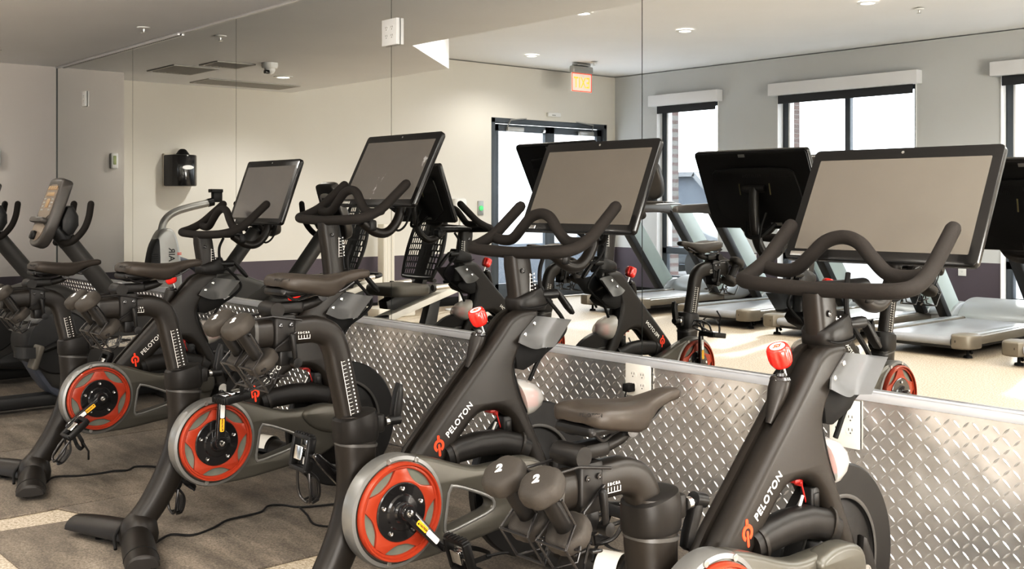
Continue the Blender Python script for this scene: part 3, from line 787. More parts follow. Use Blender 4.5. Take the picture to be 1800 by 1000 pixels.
        b.lathe([(0, x0 - .03 * s if s > 0 else x1 + .05), (.024, x0 - .02 if s > 0 else x1 + .05), (.024, x0 + .016 if s > 0 else x0 + .004), (.020, x1 + .004 if s > 0 else x0 - .004), (0, x1 + .004 if s > 0 else x0 - .004)], 'x', (0, CR[0], CR[1]), 22)
        ca = b.build('crank_arm' if s > 0 else 'crank_arm_left', M['gloss'], t, C)
        if s > 0:
            b = MB(); b.lathe([(0, x1 + .003), (.010, x1 + .003), (.010, x1 + .007), (.005, x1 + .008), (.004, x1 + .004), (0, x1 + .004)], 'x', (0, CR[0], CR[1]), 14); b.build('crank_bolt', M['chrome'], ca)
            b = MB(); b.prism(rrect(.045, .016, .004, 2, CR[0] + .062, CR[1]), 'x', x1 - .001, x1 + .0012); b.build('caution_sticker', M['yellow'], ca)
            b = MB(); b.prism(rrect(.052, .016, .004, 2, CR[0] + .112, CR[1]), 'x', x1 - .001, x1 + .0012); b.build('white_sticker', M['white'], ca)
            b = MB(); put_text(b, 'CAUTION', .0075, frame_mx((x1 + .0014, CR[0] + .050, CR[1] - .0028), (0, 1, 0), (0, 0, 1)), extrude=.0002, offset=.0003); b.prism([(CR[0] + .042, CR[1] - .004), (CR[0] + .049, CR[1] - .004), (CR[0] + .0455, CR[1] + .003)], 'x', x1 + .001, x1 + .0016); b.build('sticker_lettering', M['rubber'], ca)
        # pedal (its own origin on the pedal spindle)
        P = Vector((0, CR[0] + .17, CR[1])); xa = x1 + .012 if s > 0 else x0 - .012; xc = xa + s * .055
        def at(x, y, z): return (xc + s * x, P.y + y, P.z + z)
        b = MB()
        b.tube([(x0 if s < 0 else x1, P.y, P.z), (xa + s * .09, P.y, P.z)], .007, 10)
        for yy in (-.045, .045): b.box(at(0, yy, 0), (.088, .014, .024), .004)
        for xx in (-.04, .042): b.box(at(xx, 0, 0), (.012, .09, .026), .004)
        for k in range(6): b.box(at(-.036 + k * .0145, -.053, 0), (.006, .006, .02), .001)
        pd = b.build('pedal', M['black'], ca, P)
        b = MB(); b.box(at(0, .012, .012), (.05, .05, .010), .004); b.box(at(0, -.028, .012), (.045, .018, .008), .003); b.box(at(0, .0, -.012), (.04, .04, .008), .003)
        b.lathe([(0, -.012), (.011, -.012), (.011, .012), (0, .012)], 'x', at(0, .0, .002), 12); b.build('cleat_binding', M['chrome'], ca, P)
        b = MB()
        top = crom([at(-.032, .045, .010), at(-.034, .085, .018), at(-.03, .125, .030), at(0, .142, .040), at(.03, .125, .030), at(.034, .085, .018), at(.032, .045, .010)], 5)
        b.tube(top, .0045, 8)
        low = crom([at(-.028, .048, .012), at(-.028, .075, .048), at(-.022, .118, .062), at(0, .138, .060), at(.022, .118, .062), at(.028, .075, .048), at(.028, .048, .012)], 5)
        b.tube(low, .0045, 8)
        for q in (-.024, .0, .024): b.tube([at(q, .138, .042), at(q * .9, .128, .062)], .004, 6)
        b.box(at(0, .10, .058), (.03, .06, .004), .002, Matrix.Rotation(R(14), 4, 'X'))
        b.build('toe_cage', M['wire'], ca, P)
        b = MB(); lp = crom([at(-.047, .01, .0), at(-.05, .02, .045), at(-.03, .035, .078), at(.03, .035, .078), at(.05, .02, .045), at(.047, .01, .0)], 5)
        vs = []; fs = []
        for k, p in enumerate(lp): vs += [p + Vector((0, -.008, 0)), p + Vector((0, .008, 0))]
        for k in range(len(lp) - 1): fs.append((2 * k, 2 * k + 1, 2 * k + 3, 2 * k + 2))
        b.add(vs, fs); b.tube([at(.05, .02, .05), at(.062, .03, .09), at(.05, .05, .12)], .004, 6); b.build('pedal_strap', M['rubber'], ca, P)
    # ---- seat tube, collar, foot
    b = MB(); b.ytube(crom([(-1.385, .605), (-1.388, .56), (-1.386, .50), (-1.384, .44), (-1.392, .37), (-1.418, .29), (-1.46, .205), (-1.51, .13), (-1.562, .075)], 4), [(.043, .058)] * 8 + [(.042 - .0002 * i, .058 - .0006 * i) for i in range(1, 26)])
    stt = b.build('seat_tube', M['frame'], t, sharp=50)
    b = MB(); b.ytube([(-1.386, .522), (-1.385, .530)], (.0455, .0605)); b.build('tube_seam', M['hull'], stt)
    b = MB(); b.ytube([(-1.386, .535), (-1.386, .545), (-1.387, .590), (-1.391, .607), (-1.392, .614)], [(.046, .060), (.050, .064), (.050, .064), (.048, .061), (.036, .047)]); b.box((0, -1.318, .575), (.05, .03, .05), .008); b.build('seat_collar', M['frame2'], stt)
    b = MB(); b.lathe([(0, 0), (.013, .0), (.013, .012), (.008, .013), (.008, .022), (0, .022)], 'y', (.02, -1.303, .578), 14); b.build('collar_bolt', M['chrome'], stt)
    PV = (.02, -1.268, .58); b = MB()
    b.lathe([(0, -.026), (.015, -.024), (.016, .012), (0, .016)], 'y', PV, 14); b.prism(chaikin([(-1.286, .575), (-1.256, .573), (-1.243, .675), (-1.265, .685)], 1), 'x', .008, .032, .005); b.build('seat_lever', M['black'], t, PV)
    # rear stabiliser
    for nm, yc, yt, dirn in (('rear_stabilizer', -1.555, -1.655, -1), ('front_stabilizer', -.62, -.525, 1)):
        b = MB()
        for s in (1, -1):
            rings = []
            for u, w, h in ((-.06, .048, .088), (.02, .050, .090), (.05, .053, .094), (.10, .055, .092), (.17, .055, .088), (.24, .055, .082), (.295, .053, .074), (.300, .048, .066)):
                x = s * u; y = yc + (yt - yc) * max(0, u) / .30
                ax = Vector((s * .30, yt - yc, 0)).normalized(); pe = Vector((-ax.y, ax.x, 0)); ring = []
                for k in range(20):
                    a = 2 * PI * k / 20; c, sn = math.cos(a), math.sin(a)
                    z = .034 + (h - .034) * max(0, sn) + .006 * min(0, sn)
                    ring.append(Vector((x, y, z)) + pe * (w * c))
                rings.append(ring)
            b.loft(rings)
        if dirn < 0: b.lathe([(0, 0), (.062, 0), (.066, .03), (.058, .075), (.03, .105), (0, .112)], 'z', (0, yc + .008, .02), 22)
        st = b.build(nm, M['frame'], t, sharp=35)
        for s in (1, -1):
            ax = Vector((s * .30, yt - yc, 0)).normalized()
            b = MB(); c = Vector((s * .17, yc + (yt - yc) * .17 / .3, 0))
            b.lathe([(0, 0), (.024, 0), (.022, .012), (.012, .016), (.010, .04), (0, .04)], 'z', c, 16); b.build('levelling_foot', M['rubber'], st)
            b = MB(); pe = Vector((-ax.y, ax.x, 0)); rings = []
            for u in (.232, .238):
                rings.append([Vector((s * u, yc + (yt - yc) * u / .3,   .034 + (.0835 - .034) * max(0, math.sin(2 * PI * k / 20)) + .006 * min(0, math.sin(2 * PI * k / 20)))) + pe * (.0562 * math.cos(2 * PI * k / 20)) for k in range(20)])
            if s > 0 or dirn > 0: b.loft(rings); b.build('end_cap_seam', M['rubber'], st)
        if dirn > 0:
            b = MB(); ax = Vector((.30, yt - yc, 0)).normalized(); pe = Vector((-ax.y, ax.x, 0)); rings = []
            for u in (.15, .222):
                rings.append([Vector((u, yc + (yt - yc) * u / .3, .034 + (.0960 - .034) * math.sin(PI * k / 14))) + pe * (.0590 * math.cos(PI * k / 14)) for k in range(1, 14)])
            b.loft(rings, closed=False); b.build('paper_label', M['papery'], st)
        else:
            b = MB(); b.tube(crom([(-.01, -1.515, .13), (-.03, -1.56, .11), (-.02, -1.62, .06), (.02, -1.635, .02)], 5), .006, 8); b.lathe([(0, 0), (.02, 0), (.02, .012), (0, .014)], 'y', (-.005, -1.52, .12), 12); b.build('power_lead', M['rubber'], st)
    # ---- seat post with ruler
    pp = [(-1.372, .46), (-1.410, .62), (-1.440, .745), (-1.452, .795), (-1.474, .833), (-1.515, .851), (-1.56, .853), (-1.700, .850)]
    b = MB(); b.ytube(crom(pp, 5), (.026, .0365), pw=3.2); sp = b.build('seat_post', M['frame'], t, sharp=50)
    b = MB(); b.ytube([(-1.694, .8505), (-1.704, .8505)], (.028, .0385), pw=3.2); b.build('post_end_cap', M['hull'], sp)
    b = MB(); ax = Vector((0, -.033, .16)).normalized(); lat = Vector((0, ax.z, -ax.y)); base = Vector((.0262, -1.397, .565))
    for k in range(20):
        c = base + ax * (k * .0105); b.box(c + lat * -.004, (.0010, .009 if k % 2 else .012, .0010), 0, Matrix.Rotation(math.atan2(.033, .16), 4, 'X'))
        b.box(c + lat * .012, (.0010, .0034, .0042), 0, Matrix.Rotation(math.atan2(.033, .16), 4, 'X'))
    b.box(base + ax * .1 + lat * -.011, (.0010, .0013, .205), 0, Matrix.Rotation(math.atan2(.033, .16), 4, 'X')); b.build('height_scale', M['white'], sp, smooth=False)
    b = MB()
    for k in range(5): b.box((.0266, -1.545 - k * .0085, .838), (.0010, .0011, .008))
    b.box((.0266, -1.562, .832), (.0010, .036, .0012)); put_text(b, 'EDCBA', .0078, frame_mx((.0266, -1.5805, .8455), (0, 1, 0), (0, 0, 1)), extrude=.0005, spacing=1.6)
    b.build('reach_scale', M['white'], sp, smooth=False)
    # ---- slider, saddle, rails
    b = MB(); b.box((0, -1.62, .851), (.066, .062, .096), .008); b.box((0, -1.60, .915), (.045, .085, .03), .010); b.tube(crom([(0, -1.61, .912), (0, -1.56, .915), (0, -1.515, .925), (0, -1.495, .938)], 4), [.0145] * 12 + [.0135], 12)
    b.lathe([(0, -.036), (.02, -.036), (.022, -.03), (.022, .03), (.02, .036), (0, .036)], 'x', (0, -1.645, .912), 16)
    sl = b.build('seat_slider', M['frame2'], t)
    b = MB(); b.lathe([(0, -.03), (.017, -.03), (.017, .03), (0, .03)], 'x', (0, -1.505, .945), 14); b.box((0, -1.505, .955), (.05, .034, .016), .005); b.build('saddle_clamp', M['gloss'], sl)
    for q in (-1.635, -1.605): b = MB(); b.lathe([(0, .0), (.006, 0), (.006, .005), (.003, .006), (0, .005)], 'x', (.032, q, .872), 10); b.build('slider_bolt', M['gloss'], sl)
    b = MB(); b.lathe([(0, -.012), (.012, -.012), (.013, .012), (0, .014)], 'x', (.045, -1.598, .775), 12); b.tube([(.046, -1.598, .775), (.05, -1.604, .80), (.052, -1.612, .845)], [.007, .007, .009], 10, round_end=True); b.box((.0, -1.612, .79), (.05, .045, .05), .008); b.build('slider_lever', M['black'], sl)
    secs = []
    for y, w, zt, zb, dip in ((-1.640, 0.0313, .988, .972, 0), (-1.638, 0.0516, .996, .966, .002), (-1.628, 0.0636, 1.003, .958, .004), (-1.603, 0.0705, 1.006, .950, .006), (-1.571, 0.0697, 1.004, .943, .008), (-1.531, 0.0611, 1.000, .934, .008), (-1.501, 0.0516, .997, .927, .006), (-1.474, 0.0432, .997, .930, .004), (-1.451, 0.0331, .998, .948, .004), (-1.426, 0.0267, 1.001, .966, .003), (-1.386, 0.0221, 1.006, .977, .001), (-1.360, .0205, 1.006, .980, 0), (-1.350, .0170, 1.003, .983, 0), (-1.346, .0090, .998, .988, 0)):
        ring = []
        for k in range(24):
            a = 2 * PI * k / 24; c, sn = math.cos(a), math.sin(a)
            x = w * math.copysign(abs(c) ** .8, c)
            z = (zt - dip * math.exp(-(x / .018) ** 2)) if False else None
            if sn >= 0: z = zb + (zt - zb) * (.62 + .38 * abs(sn) ** .7) - dip * math.exp(-(x / .016) ** 2)
            else: z = zb + (zt - zb) * (.62 - .62 * abs(sn) ** .45) + (.5 * (zt - zb) * math.exp(-(x / (w * .55)) ** 2) if w > .04 else 0)
            ring.append(Vector((x, y, z)))
        secs.append(ring)
    b = MB(); b.loft(secs); sd = b.build('saddle', M['saddle'], t, sharp=60)
    b = MB(); b.box((0, -1.60, .958), (.10, .085, .02), .01); b.box((0, -1.50, .962), (.05, .13, .014), .006); b.build('saddle_base', M['black'], sd)
    b = MB()
    for s in (1, -1): b.tube(crom([(s * .052, -1.635, .957), (s * .04, -1.60, .938), (s * .024, -1.555, .943), (s * .022, -1.505, .950), (s * .020, -1.45, .950), (s * .012, -1.40, .972)], 5), .0038, 8)
    b.build('saddle_rail', M['wire'], sd)
    b = MB(); put_text(b, 'PELOTON', .0095, frame_mx((.030, -1.652, .988), (.7, .5, 0), (-.2, .3, 1)), extrude=.0003, offset=.0001); b.build('lettering', M['rubber'], sd)
    # ---- dumbbell rack
    b = MB(); w = .0030
    for s in (1, -1):
        b.tube([(s * .036, -1.575, .882), (s * .036, -1.66, .897), (s * .036, -1.735, .893), (s * .05, -1.755, .880)], w, 8)
        b.tube([(s * .034, -1.59, .852), (s * .044, -1.655, .815), (s * .094, -1.715, .770)], w, 8)
        xc = s * .05
        for o, (ya, za), (yb, zb) in ((.030, (-1.745, .862), (-1.668, .768)), (-.030, (-1.745, .862), (-1.668, .768))):
            b.tube([(xc + o, ya, za), (xc + o, -1.712, .812), (xc + o * 1.25, -1.742, .775), (xc + o * 1.25, -1.700, .715), (xc + o * .3, -1.668, .728), (xc + o * .3, -1.655, .762)], w, 8)
        b.tube([(xc - .036, -1.742, .775), (xc + .036, -1.742, .775)], w, 8); b.tube([(xc - .036, -1.70, .716), (xc + .036, -1.70, .716)], w, 8)
        b.tube([(xc - .03, -1.745, .862), (xc, -1.728, .852), (xc + .03, -1.745, .862)], w, 8)
        b.tube(crom([(xc - .02, -1.665, .735), (xc - .015, -1.635, .740), (xc + .015, -1.630, .746), (xc + .02, -1.66, .75)], 4), w, 8)
    b.tube([(-.094, -1.715, .770), (.094, -1.715, .770)], w, 8); b.tube([(-.036, -1.735, .893), (.036, -1.735, .893)], w, 8)
    b.build('dumbbell_rack', M['wire'], t)
    # ---- handlebar post, bar, stem
    hp = [(-.764, .74), (-.770, .84), (-.780, .92), (-.793, 1.0), (-.797, 1.03)]
    b = MB(); b.ytube(hp, [(.029, .043)] * 4 + [(.027, .04)], pw=3.2); pt = b.build('handlebar_post', M['frame'], t, sharp=50)
    b = MB(); b.lathe([(0, .0), (.008, 0), (.008, .004), (.004, .005), (0, .003)], 'x', (.029, -.797, .978), 12); b.build('post_bolt', M['gloss'], pt)
    b = MB()
    for k in range(7): b.box((.0292, -.755 - k * .0012, .895 + k * .0115), (.001, .012, .0015)); b.box((.0292, -.741 - k * .0012, .898 + k * .0115), (.001, .004, .005))
    b.box((.0292, -.765, .93), (.001, .0018, .078)); b.build('height_scale', M['white'], pt, smooth=False)
    b = MB(); b.ytube([(-.756, .853), (-.756, .862), (-.759, .895), (-.764, .910), (-.765, .913)], [(.040, .062), (.044, .067), (.044, .067), (.040, .062), (.035, .052)], pw=3.4); cl = b.build('post_collar', M['frame2'], t, sharp=45)
    b = MB(); b.tube(crom([(.046, -.82, .868), (.048, -.78, .862), (.046, -.72, .866), (.03, -.69, .872)], 5), .0025, 6); b.build('collar_gap', M['rubber'], cl)
    PV = (.03, -.69, .90); b = MB(); b.lathe([(0, -.03), (.012, -.028), (.0155, 0), (.0155, .034), (0, .038)], 'y', PV, 14); b.prism(chaikin([(-.667, .914), (-.648, .914), (-.575, .838), (-.59, .826)], 1), 'x', .018, .042, .005); b.build('collar_lever', M['black'], t, PV)
    b = MB()
    bar = crom([(-.222, -.583, 1.176), (-.224, -.635, 1.132), (-.226, -.695, 1.084), (-.228, -.752, 1.056), (-.216, -.797, 1.044), (-.165, -.814, 1.039), (-.08, -.815, 1.036), (0, -.813, 1.034), (.08, -.815, 1.036), (.165, -.814, 1.039), (.216, -.797, 1.044), (.228, -.752, 1.056), (.226, -.695, 1.084), (.224, -.635, 1.132), (.222, -.583, 1.176)], 6)
    b.tube(bar, .0185, 16, round_end=True)
    lp = crom([(-.226, -.700, 1.074), (-.175, -.700, 1.066), (-.125, -.702, 1.072), (-.082, -.700, 1.108), (-.045, -.694, 1.142), (0, -.690, 1.154), (.045, -.694, 1.142), (.082, -.700, 1.108), (.125, -.702, 1.072), (.175, -.700, 1.066), (.226, -.700, 1.074)], 6)
    b.tube(lp, .0175, 16)
    hb = b.build('handlebar', M['foam'], t, sharp=70)
    b = MB(); b.loft([[Vector((x * w_ , y, 1.034 + z * h_)) for x, z in circ(1, 16)] for y, w_, h_ in ((-.818, .06, .012), (-.79, .058, .017), (-.75, .036, .018), (-.70, .026, .017), (-.64, .022, .018), (-.60, .022, .018))])
    b.build('stem_clamp', M['black'], hb)
    b = MB(); b.tube(crom([(0, -.64, 1.025), (0, -.575, .985), (0, -.515, .985), (0, -.466, 1.035), (0, -.445, 1.115), (0, -.440, 1.205), (0, -.448, 1.243)], 6), .0195, 14); b.lathe([(0, -.05), (.014, -.05), (.016, -.03), (.016, .03), (.014, .05), (0, .05)], 'x', (0, -.447, 1.243), 14)
    am = b.build('screen_arm', M['frame'], t)
    b = MB(); b.box((0, -.60, 1.012), (.05, .035, .045), .010); b.build('arm_clamp', M['black'], am)
    b = MB(); b.tube(crom([(0, -.50, 1.005), (.02, -.475, .99), (.025, -.44, 1.02), (.04, -.43, 1.09), (.05, -.45, 1.15)], 6), .0045, 8); b.tube(crom([(-.07, -.49, 1.11), (-.03, -.44, 1.06), (.03, -.44, 1.06), (.08, -.47, 1.11)], 6), .008, 8); b.build('screen_cable', M['rubber'], am)
    # ---- touchscreen, authored upright at its own centre, front face towards the rider
    S = Vector((0, -.485, 1.2447)); b = MB(); b.M = Matrix.Translation(S)
    b.prism(rrect(.527, .330, .014, 4), 'y', 0, .020, .003)
    ts = b.build('touchscreen', M['bezel'], t, S)
    b = MB(); b.M = Matrix.Translation(S); b.prism(rrect(.476, .268, .002, 1, 0, -.0025), 'y', -.0006, .002); b.build('display', M['screen'], ts, S, smooth=False)
    b = MB(); b.M = Matrix.Translation(S); b.prism(rrect(.519, .322, .012, 3), 'y', .018, .026, .004); b.prism(chaikin([(-.2, -.15), (.2, -.15), (.2, .07), (.16, .10), (-.16, .10), (-.2, .07)], 1), 'y', .024, .036, .006)
    b.build('back_shell', M['black'], ts, S)
    b = MB(); b.M = Matrix.Translation(S)
    for cx in (-.125, .125):
        for i in range(13):
            for j in range(5): b.box((cx - .042 + i * .007 + (j % 2) * .0035, .0365, .052 + j * .0075), (.0042, .0012, .0042))
    b.build('speaker_grille', M['rubber'], ts, S, smooth=False)
    b = MB(); b.M = Matrix.Translation(S)
    for cx, sg in ((-.07, 1), (.07, 1)): b.box((cx, .0375, .012), (.005, .003, .048), .001, Matrix.Rotation(R(8), 4, 'Y'))
    b.build('latch_strip', M['latch'], ts, S)
    b = MB(); b.M = Matrix.Translation(S); b.box((-.03, .027, .148), (.030, .003, .012), .001); b.build('camera_sticker', M['silver'], ts, S)
    b = MB(); b.M = Matrix.Translation(S); b.box((.06, .037, -.135), (.05, .003, .012), .001); b.build('serial_label', M['papery'], ts, S)
    b = MB(); put_text(b, 'PELOTON', .016, frame_mx(S + Vector((0, .0366, .062)), (-1, 0, 0), (0, 0, 1)), extrude=.0004, offset=.0003, align='CENTER', spacing=1.3); b.build('lettering', M['hull2'], ts, S)
    b = MB(); b.M = Matrix.Translation(S); b.lathe([(0, -.0012), (.004, -.0012), (.004, .0), (0, 0)], 'y', (0, 0, .150), 12); b.build('camera_lens', M['steel'], ts, S)
    b = MB(); b.M = Matrix.Translation(S); b.box((-.215, -.002, -.152), (.06, .006, .014), .003); b.build('status_badge', M['steel'], ts, S)
    # ---- resistance knob
    K = Vector((0, -.950, .842)); KT = Matrix.Translation(K) @ Matrix.Rotation(R(24), 4, 'X') @ Matrix.Scale(.9, 4)
    b = MB(); b.M = KT; b.tube([(0, 0, -.062), (0, 0, -.02)], .0055, 10); kn = b.build('knob_stem', M['steel'], t)
    b = MB(); b.M = KT; rings = []
    for r, z, q in ((.006, -.028, 0), (.016, -.028, 0), (.0235, -.025, .2), (.0285, -.015, .6), (.0305, -.002, 1), (.0305, .010, 1), (.0295, .020, .7), (.0265, .0275, .2), (.0245, .0285, 0), (.010, .0285, 0)):
        ring = []
        for k in range(48):
            a = 2 * PI * k / 48; rr = r * (1 - .15 * q * max(0, math.cos(6 * a)) ** 1.6); ring.append(Vector((rr * math.cos(a), rr * math.sin(a), z)))
        rings.append(ring)
    b.loft(rings); kb = b.build('resistance_knob', M['red'], t, sharp=60)
    b = MB(); b.M = KT; b.lathe([(0, .0284), (.0195, .0284), (.019, .0292), (0, .0294)], 'z', (0, 0, 0), 24); b.build('knob_badge', M['white'], kb)
    b = MB(); logo_geo(b, KT @ frame_mx((0, 0, .0298), (.9, -.3, 0), (.3, .9, 0)), .0085, .0004); b.build('knob_emblem', M['logo'], kb)
    # ---- bottle plates, milky brake cover, cable
    for s in (1, -1):
        A, B_, Cc, D = Vector((s * .050, -.842, .768)), Vector((s * .050, -.757, .838)), Vector((s * .074, -.650, .822)), Vector((s * .074, -.724, .742))
        nu, nv = 16, 12; vs = []; fs = []
        nrm = (B_ - A).cross(D - A).normalized() * -s
        for i in range(nu + 1):
            u = i / nu
            for j in range(nv + 1):
                v = j / nv
                p = (A * (1 - u) + D * u) * (1 - v) + (B_ * (1 - u) + Cc * u) * v
                p = p + Vector((-s * .016 * math.sin(PI * u) + s * .022 * max(0, u - .82) / .18 + s * .030 * max(0, .28 - v) / .28 * math.sin(PI * min(1, .15 + u)), 0, -.016 * max(0, .3 - v) / .3 * math.sin(PI * min(1, .1 + u * .9))))
                vs.append(p)
        th = Vector((-s * .0045, 0, 0)); n0 = len(vs); vs2 = vs + [p + th for p in vs]; w_ = nv + 1
        for i in range(nu):
            for j in range(nv):
                q = (i * w_ + j, i * w_ + j + 1, (i + 1) * w_ + j + 1, (i + 1) * w_ + j); fs.append(q); fs.append(tuple(n0 + k for k in q[::-1]))
        rim = [j for j in range(w_)] + [i * w_ + nv for i in range(1, nu + 1)] + [nu * w_ + j for j in range(nv - 1, -1, -1)] + [i * w_ for i in range(nu - 1, 0, -1)]
        for k in range(len(rim)): a_, c_ = rim[k], rim[(k + 1) % len(rim)]; fs.append((a_, c_, c_ + n0, a_ + n0))
        b = MB(); b.add(vs2, fs); bp = b.build('bottle_holder', M['cloudy'], t, sharp=60)
        for p in (A * .72 + B_ * .28 + (D - A) * .13, A * .28 + B_ * .72 + (D - A) * .13): 
            b = MB(); b.lathe([(0, 0), (.007, 0), (.0065, .003), (.003, .0045), (0, .0035)] if s > 0 else [(0, -.0045), (.0065, -.003), (.007, 0), (0, 0)], 'x', p + Vector((-s * .006, 0, -.002)), 12); b.build('holder_screw', M['chrome'], bp)
    b = MB(); b.prism([(-.842, .745), (-.80, .775), (-.715, .745), (-.70, .725), (-.725, .70), (-.80, .672), (-.832, .68)], 'x', -.045, .045, .008); b.build('holder_bracket', M['rubber'], t)
    b = MB(); rings = []
    for k in range(9):
        a = PI * k / 8; y = -.775 + .055 * math.sin(a / 2) * 1.9; q = math.sin(max(.05, a)) if k < 8 else .05
    rings = []
    for z, yw, w_ in ((.640, .012, .010), (.634, .040, .030), (.618, .068, .044), (.595, .084, .050), (.572, .086, .050), (.552, .072, .047), (.536, .045, .040), (.524, .016, .02)):
        y0 = -.826 + (.64 - z) * .36 + .006; ring = []
        for k in range(18):
            a = PI * (k / 17 - .5); ring.append(Vector((w_ * math.sin(a), y0 + yw * 1.25 * math.cos(a), z)))
        rings.append(ring)
    b.loft(rings); bc = b.build('brake_cover', M['milky'], t, sharp=60)
    b = MB(); b.box((0, -.748, .575), (.06, .05, .055), .012); b.build('brake_magnet', M['red'], bc)
    b = MB(); b.tube(crom([(.02, -.70, 1.02), (.03, -.725, .975), (.032, -.722, .92), (.034, -.69, .88), (.034, -.635, .825), (.034, -.618, .785), (.034, -.66, .745), (.03, -.722, .705), (.026, -.765, .635)], 6), .0065, 8); b.build('brake_cable', M['rubber'], t)
    return t

HAND = {'handlebar_post', 'handlebar', 'screen_arm'}
SEAT = {'seat_post', 'seat_slider', 'saddle', 'dumbbell_rack'}
SLIDE = {'seat_slider', 'saddle', 'dumbbell_rack'}
PEDAL = {'pedal', 'cleat_binding', 'toe_cage', 'pedal_strap'}
# x, handlebar dz, seat dz, slider dy, screen top y, screen top z, tilt, crank angle, pedal angles right/left, seat lever turn, display material, label
BIKES = [
    (-4.736, .004, -.065, .062, -.4247, 1.3969, 20.1, 215, (220, -110), 0, 'screen_g', 'far left black studio bike, its touchscreen the smallest and its right pedal low'),
    (-3.619, .085, -.018, .022, -.4353, 1.4713, 26.8, 88, (8, -112), 0, 'screen_s', 'black studio bike with its right pedal straight up and a smudged touchscreen'),
    (-2.507, 0, 0, 0, -.4178, 1.3955, 23.9, -45, (-72, -100), 0, 'screen', 'black studio bike in the middle foreground, right crank pointing down towards the floor, seat high'),
    (-1.429, -.048, -.19, -.007, -.3998, 1.3333, 28.0, 240, (-90, 170), 165, 'screen', 'nearest black studio bike at the right, saddle set very low'),
]
def place_bikes():
    proto = make_bike(); index_kids()
    roots = [proto] + [copy_tree(proto) for _ in range(3)]
    bpy.context.view_layer.update()
    for r, (x, dh, ds, dsl, sy, sz, tilt, ca, pa, lev, scr, lab) in zip(roots, BIKES):
        r.location = (x, BO[1], 0); r['label'] = lab
        for p in [o for o in bpy.data.objects if o.parent == r]:
            n = stem(p)
            if n in HAND: p.location.z += dh
            if n in SEAT: p.location.z += ds; p.location.y += -.22 * ds
            if n in SLIDE: p.location.y += dsl
            if n == 'touchscreen':
                p.location = Vector((0, sy - .165 * math.sin(R(tilt)), sz - .165 * math.cos(R(tilt)))) - Vector(BO); p.rotation_euler = (-R(tilt), 0, 0)
                for c in bpy.data.objects:
                    if c.parent == p and stem(c) == 'display':
                        if scr != 'screen': c.data = c.data.copy(); c.data.materials[0] = M[scr]
            if n in ('crank_arm', 'crank_arm_left'):
                a = ca + (180 if n.endswith('left') else 0); p.rotation_euler = (R(a), 0, 0)
                for c in bpy.data.objects:
                    if c.parent == p and stem(c) in PEDAL: c.rotation_euler = (R(pa[1 if n.endswith('left') else 0] - a), 0, 0)
            if n == 'seat_lever': p.rotation_euler = (R(lev), 0, 0)
    # rename the far-side crank to the plain word
    for o in bpy.data.objects:
        if stem(o) == 'crank_arm_left': o.name = 'crank_arm'
    return roots
place_bikes()

def make_dumbbell():
    # authored along z, head with the number on top; 2 lb
    t = thing('dumbbell', (0, 0, 0), None, 'dumbbell', 'small dumbbells in the bike racks')
    b = MB(); b.lathe([(0, -.06), (.0180, -.06), (.0172, -.03), (.0182, 0), (.0172, .03), (.0180, .06), (0, .06)], 'z', (0, 0, 0), 18); b.build('handle', M['frame2'], t, (0, 0, 0))
    hx = lambda a: 1 - .07 * (1 - abs(math.cos(3 * a))) 
    for s in (1, -1):
        pr = [(0, .040), (.020, .040), (.036, .041), (.0415, .044), (.0435, .049), (.0440, .060), (.0425, .068), (.038, .0735), (.032, .0755), (.015, .0762), (0, .0763)]
        if s < 0: pr = [(r, -a) for r, a in pr]
        b = MB(); b.lathe(pr, 'z', (0, 0, 0), 36, hx); b.build('weight_head', M['iron'], t, (0, 0, 0), sharp=60)
    b = MB(); put_text(b, '2', .026, frame_mx((.0, -.006, .0764), (.85, .5, 0), (-.5, .85, 0)), extrude=.0006, offset=.0012, align='CENTER'); b.build('number', M['white'], t, (0, 0, 0))
    return t
def place_dumbbells():
    d = make_dumbbell(); index_kids(); first = True
    nm = ['far left bike', 'bike with the smudged screen', 'middle bike', 'nearest bike']
    for (x, dh, ds, dsl, *_), n in zip(BIKES, nm):
        for s, side in ((-1, 'left'), (1, 'right')):
            o = d if first else copy_tree(d); first = False
            top = Vector((x + s * .05, -1.766 - .22 * ds + dsl, .885 + ds)); bot = Vector((x + s * .05, -1.695 - .22 * ds + dsl, .783 + ds))
            ax = (top - bot).normalized(); q = ax.to_track_quat('Z', 'Y')
            o.rotation_euler = q.to_euler(); o.location = (top + bot) / 2
            o['label'] = 'grey dumbbell in the %s hoop of the rack on the %s' % (side, n)
place_dumbbells()

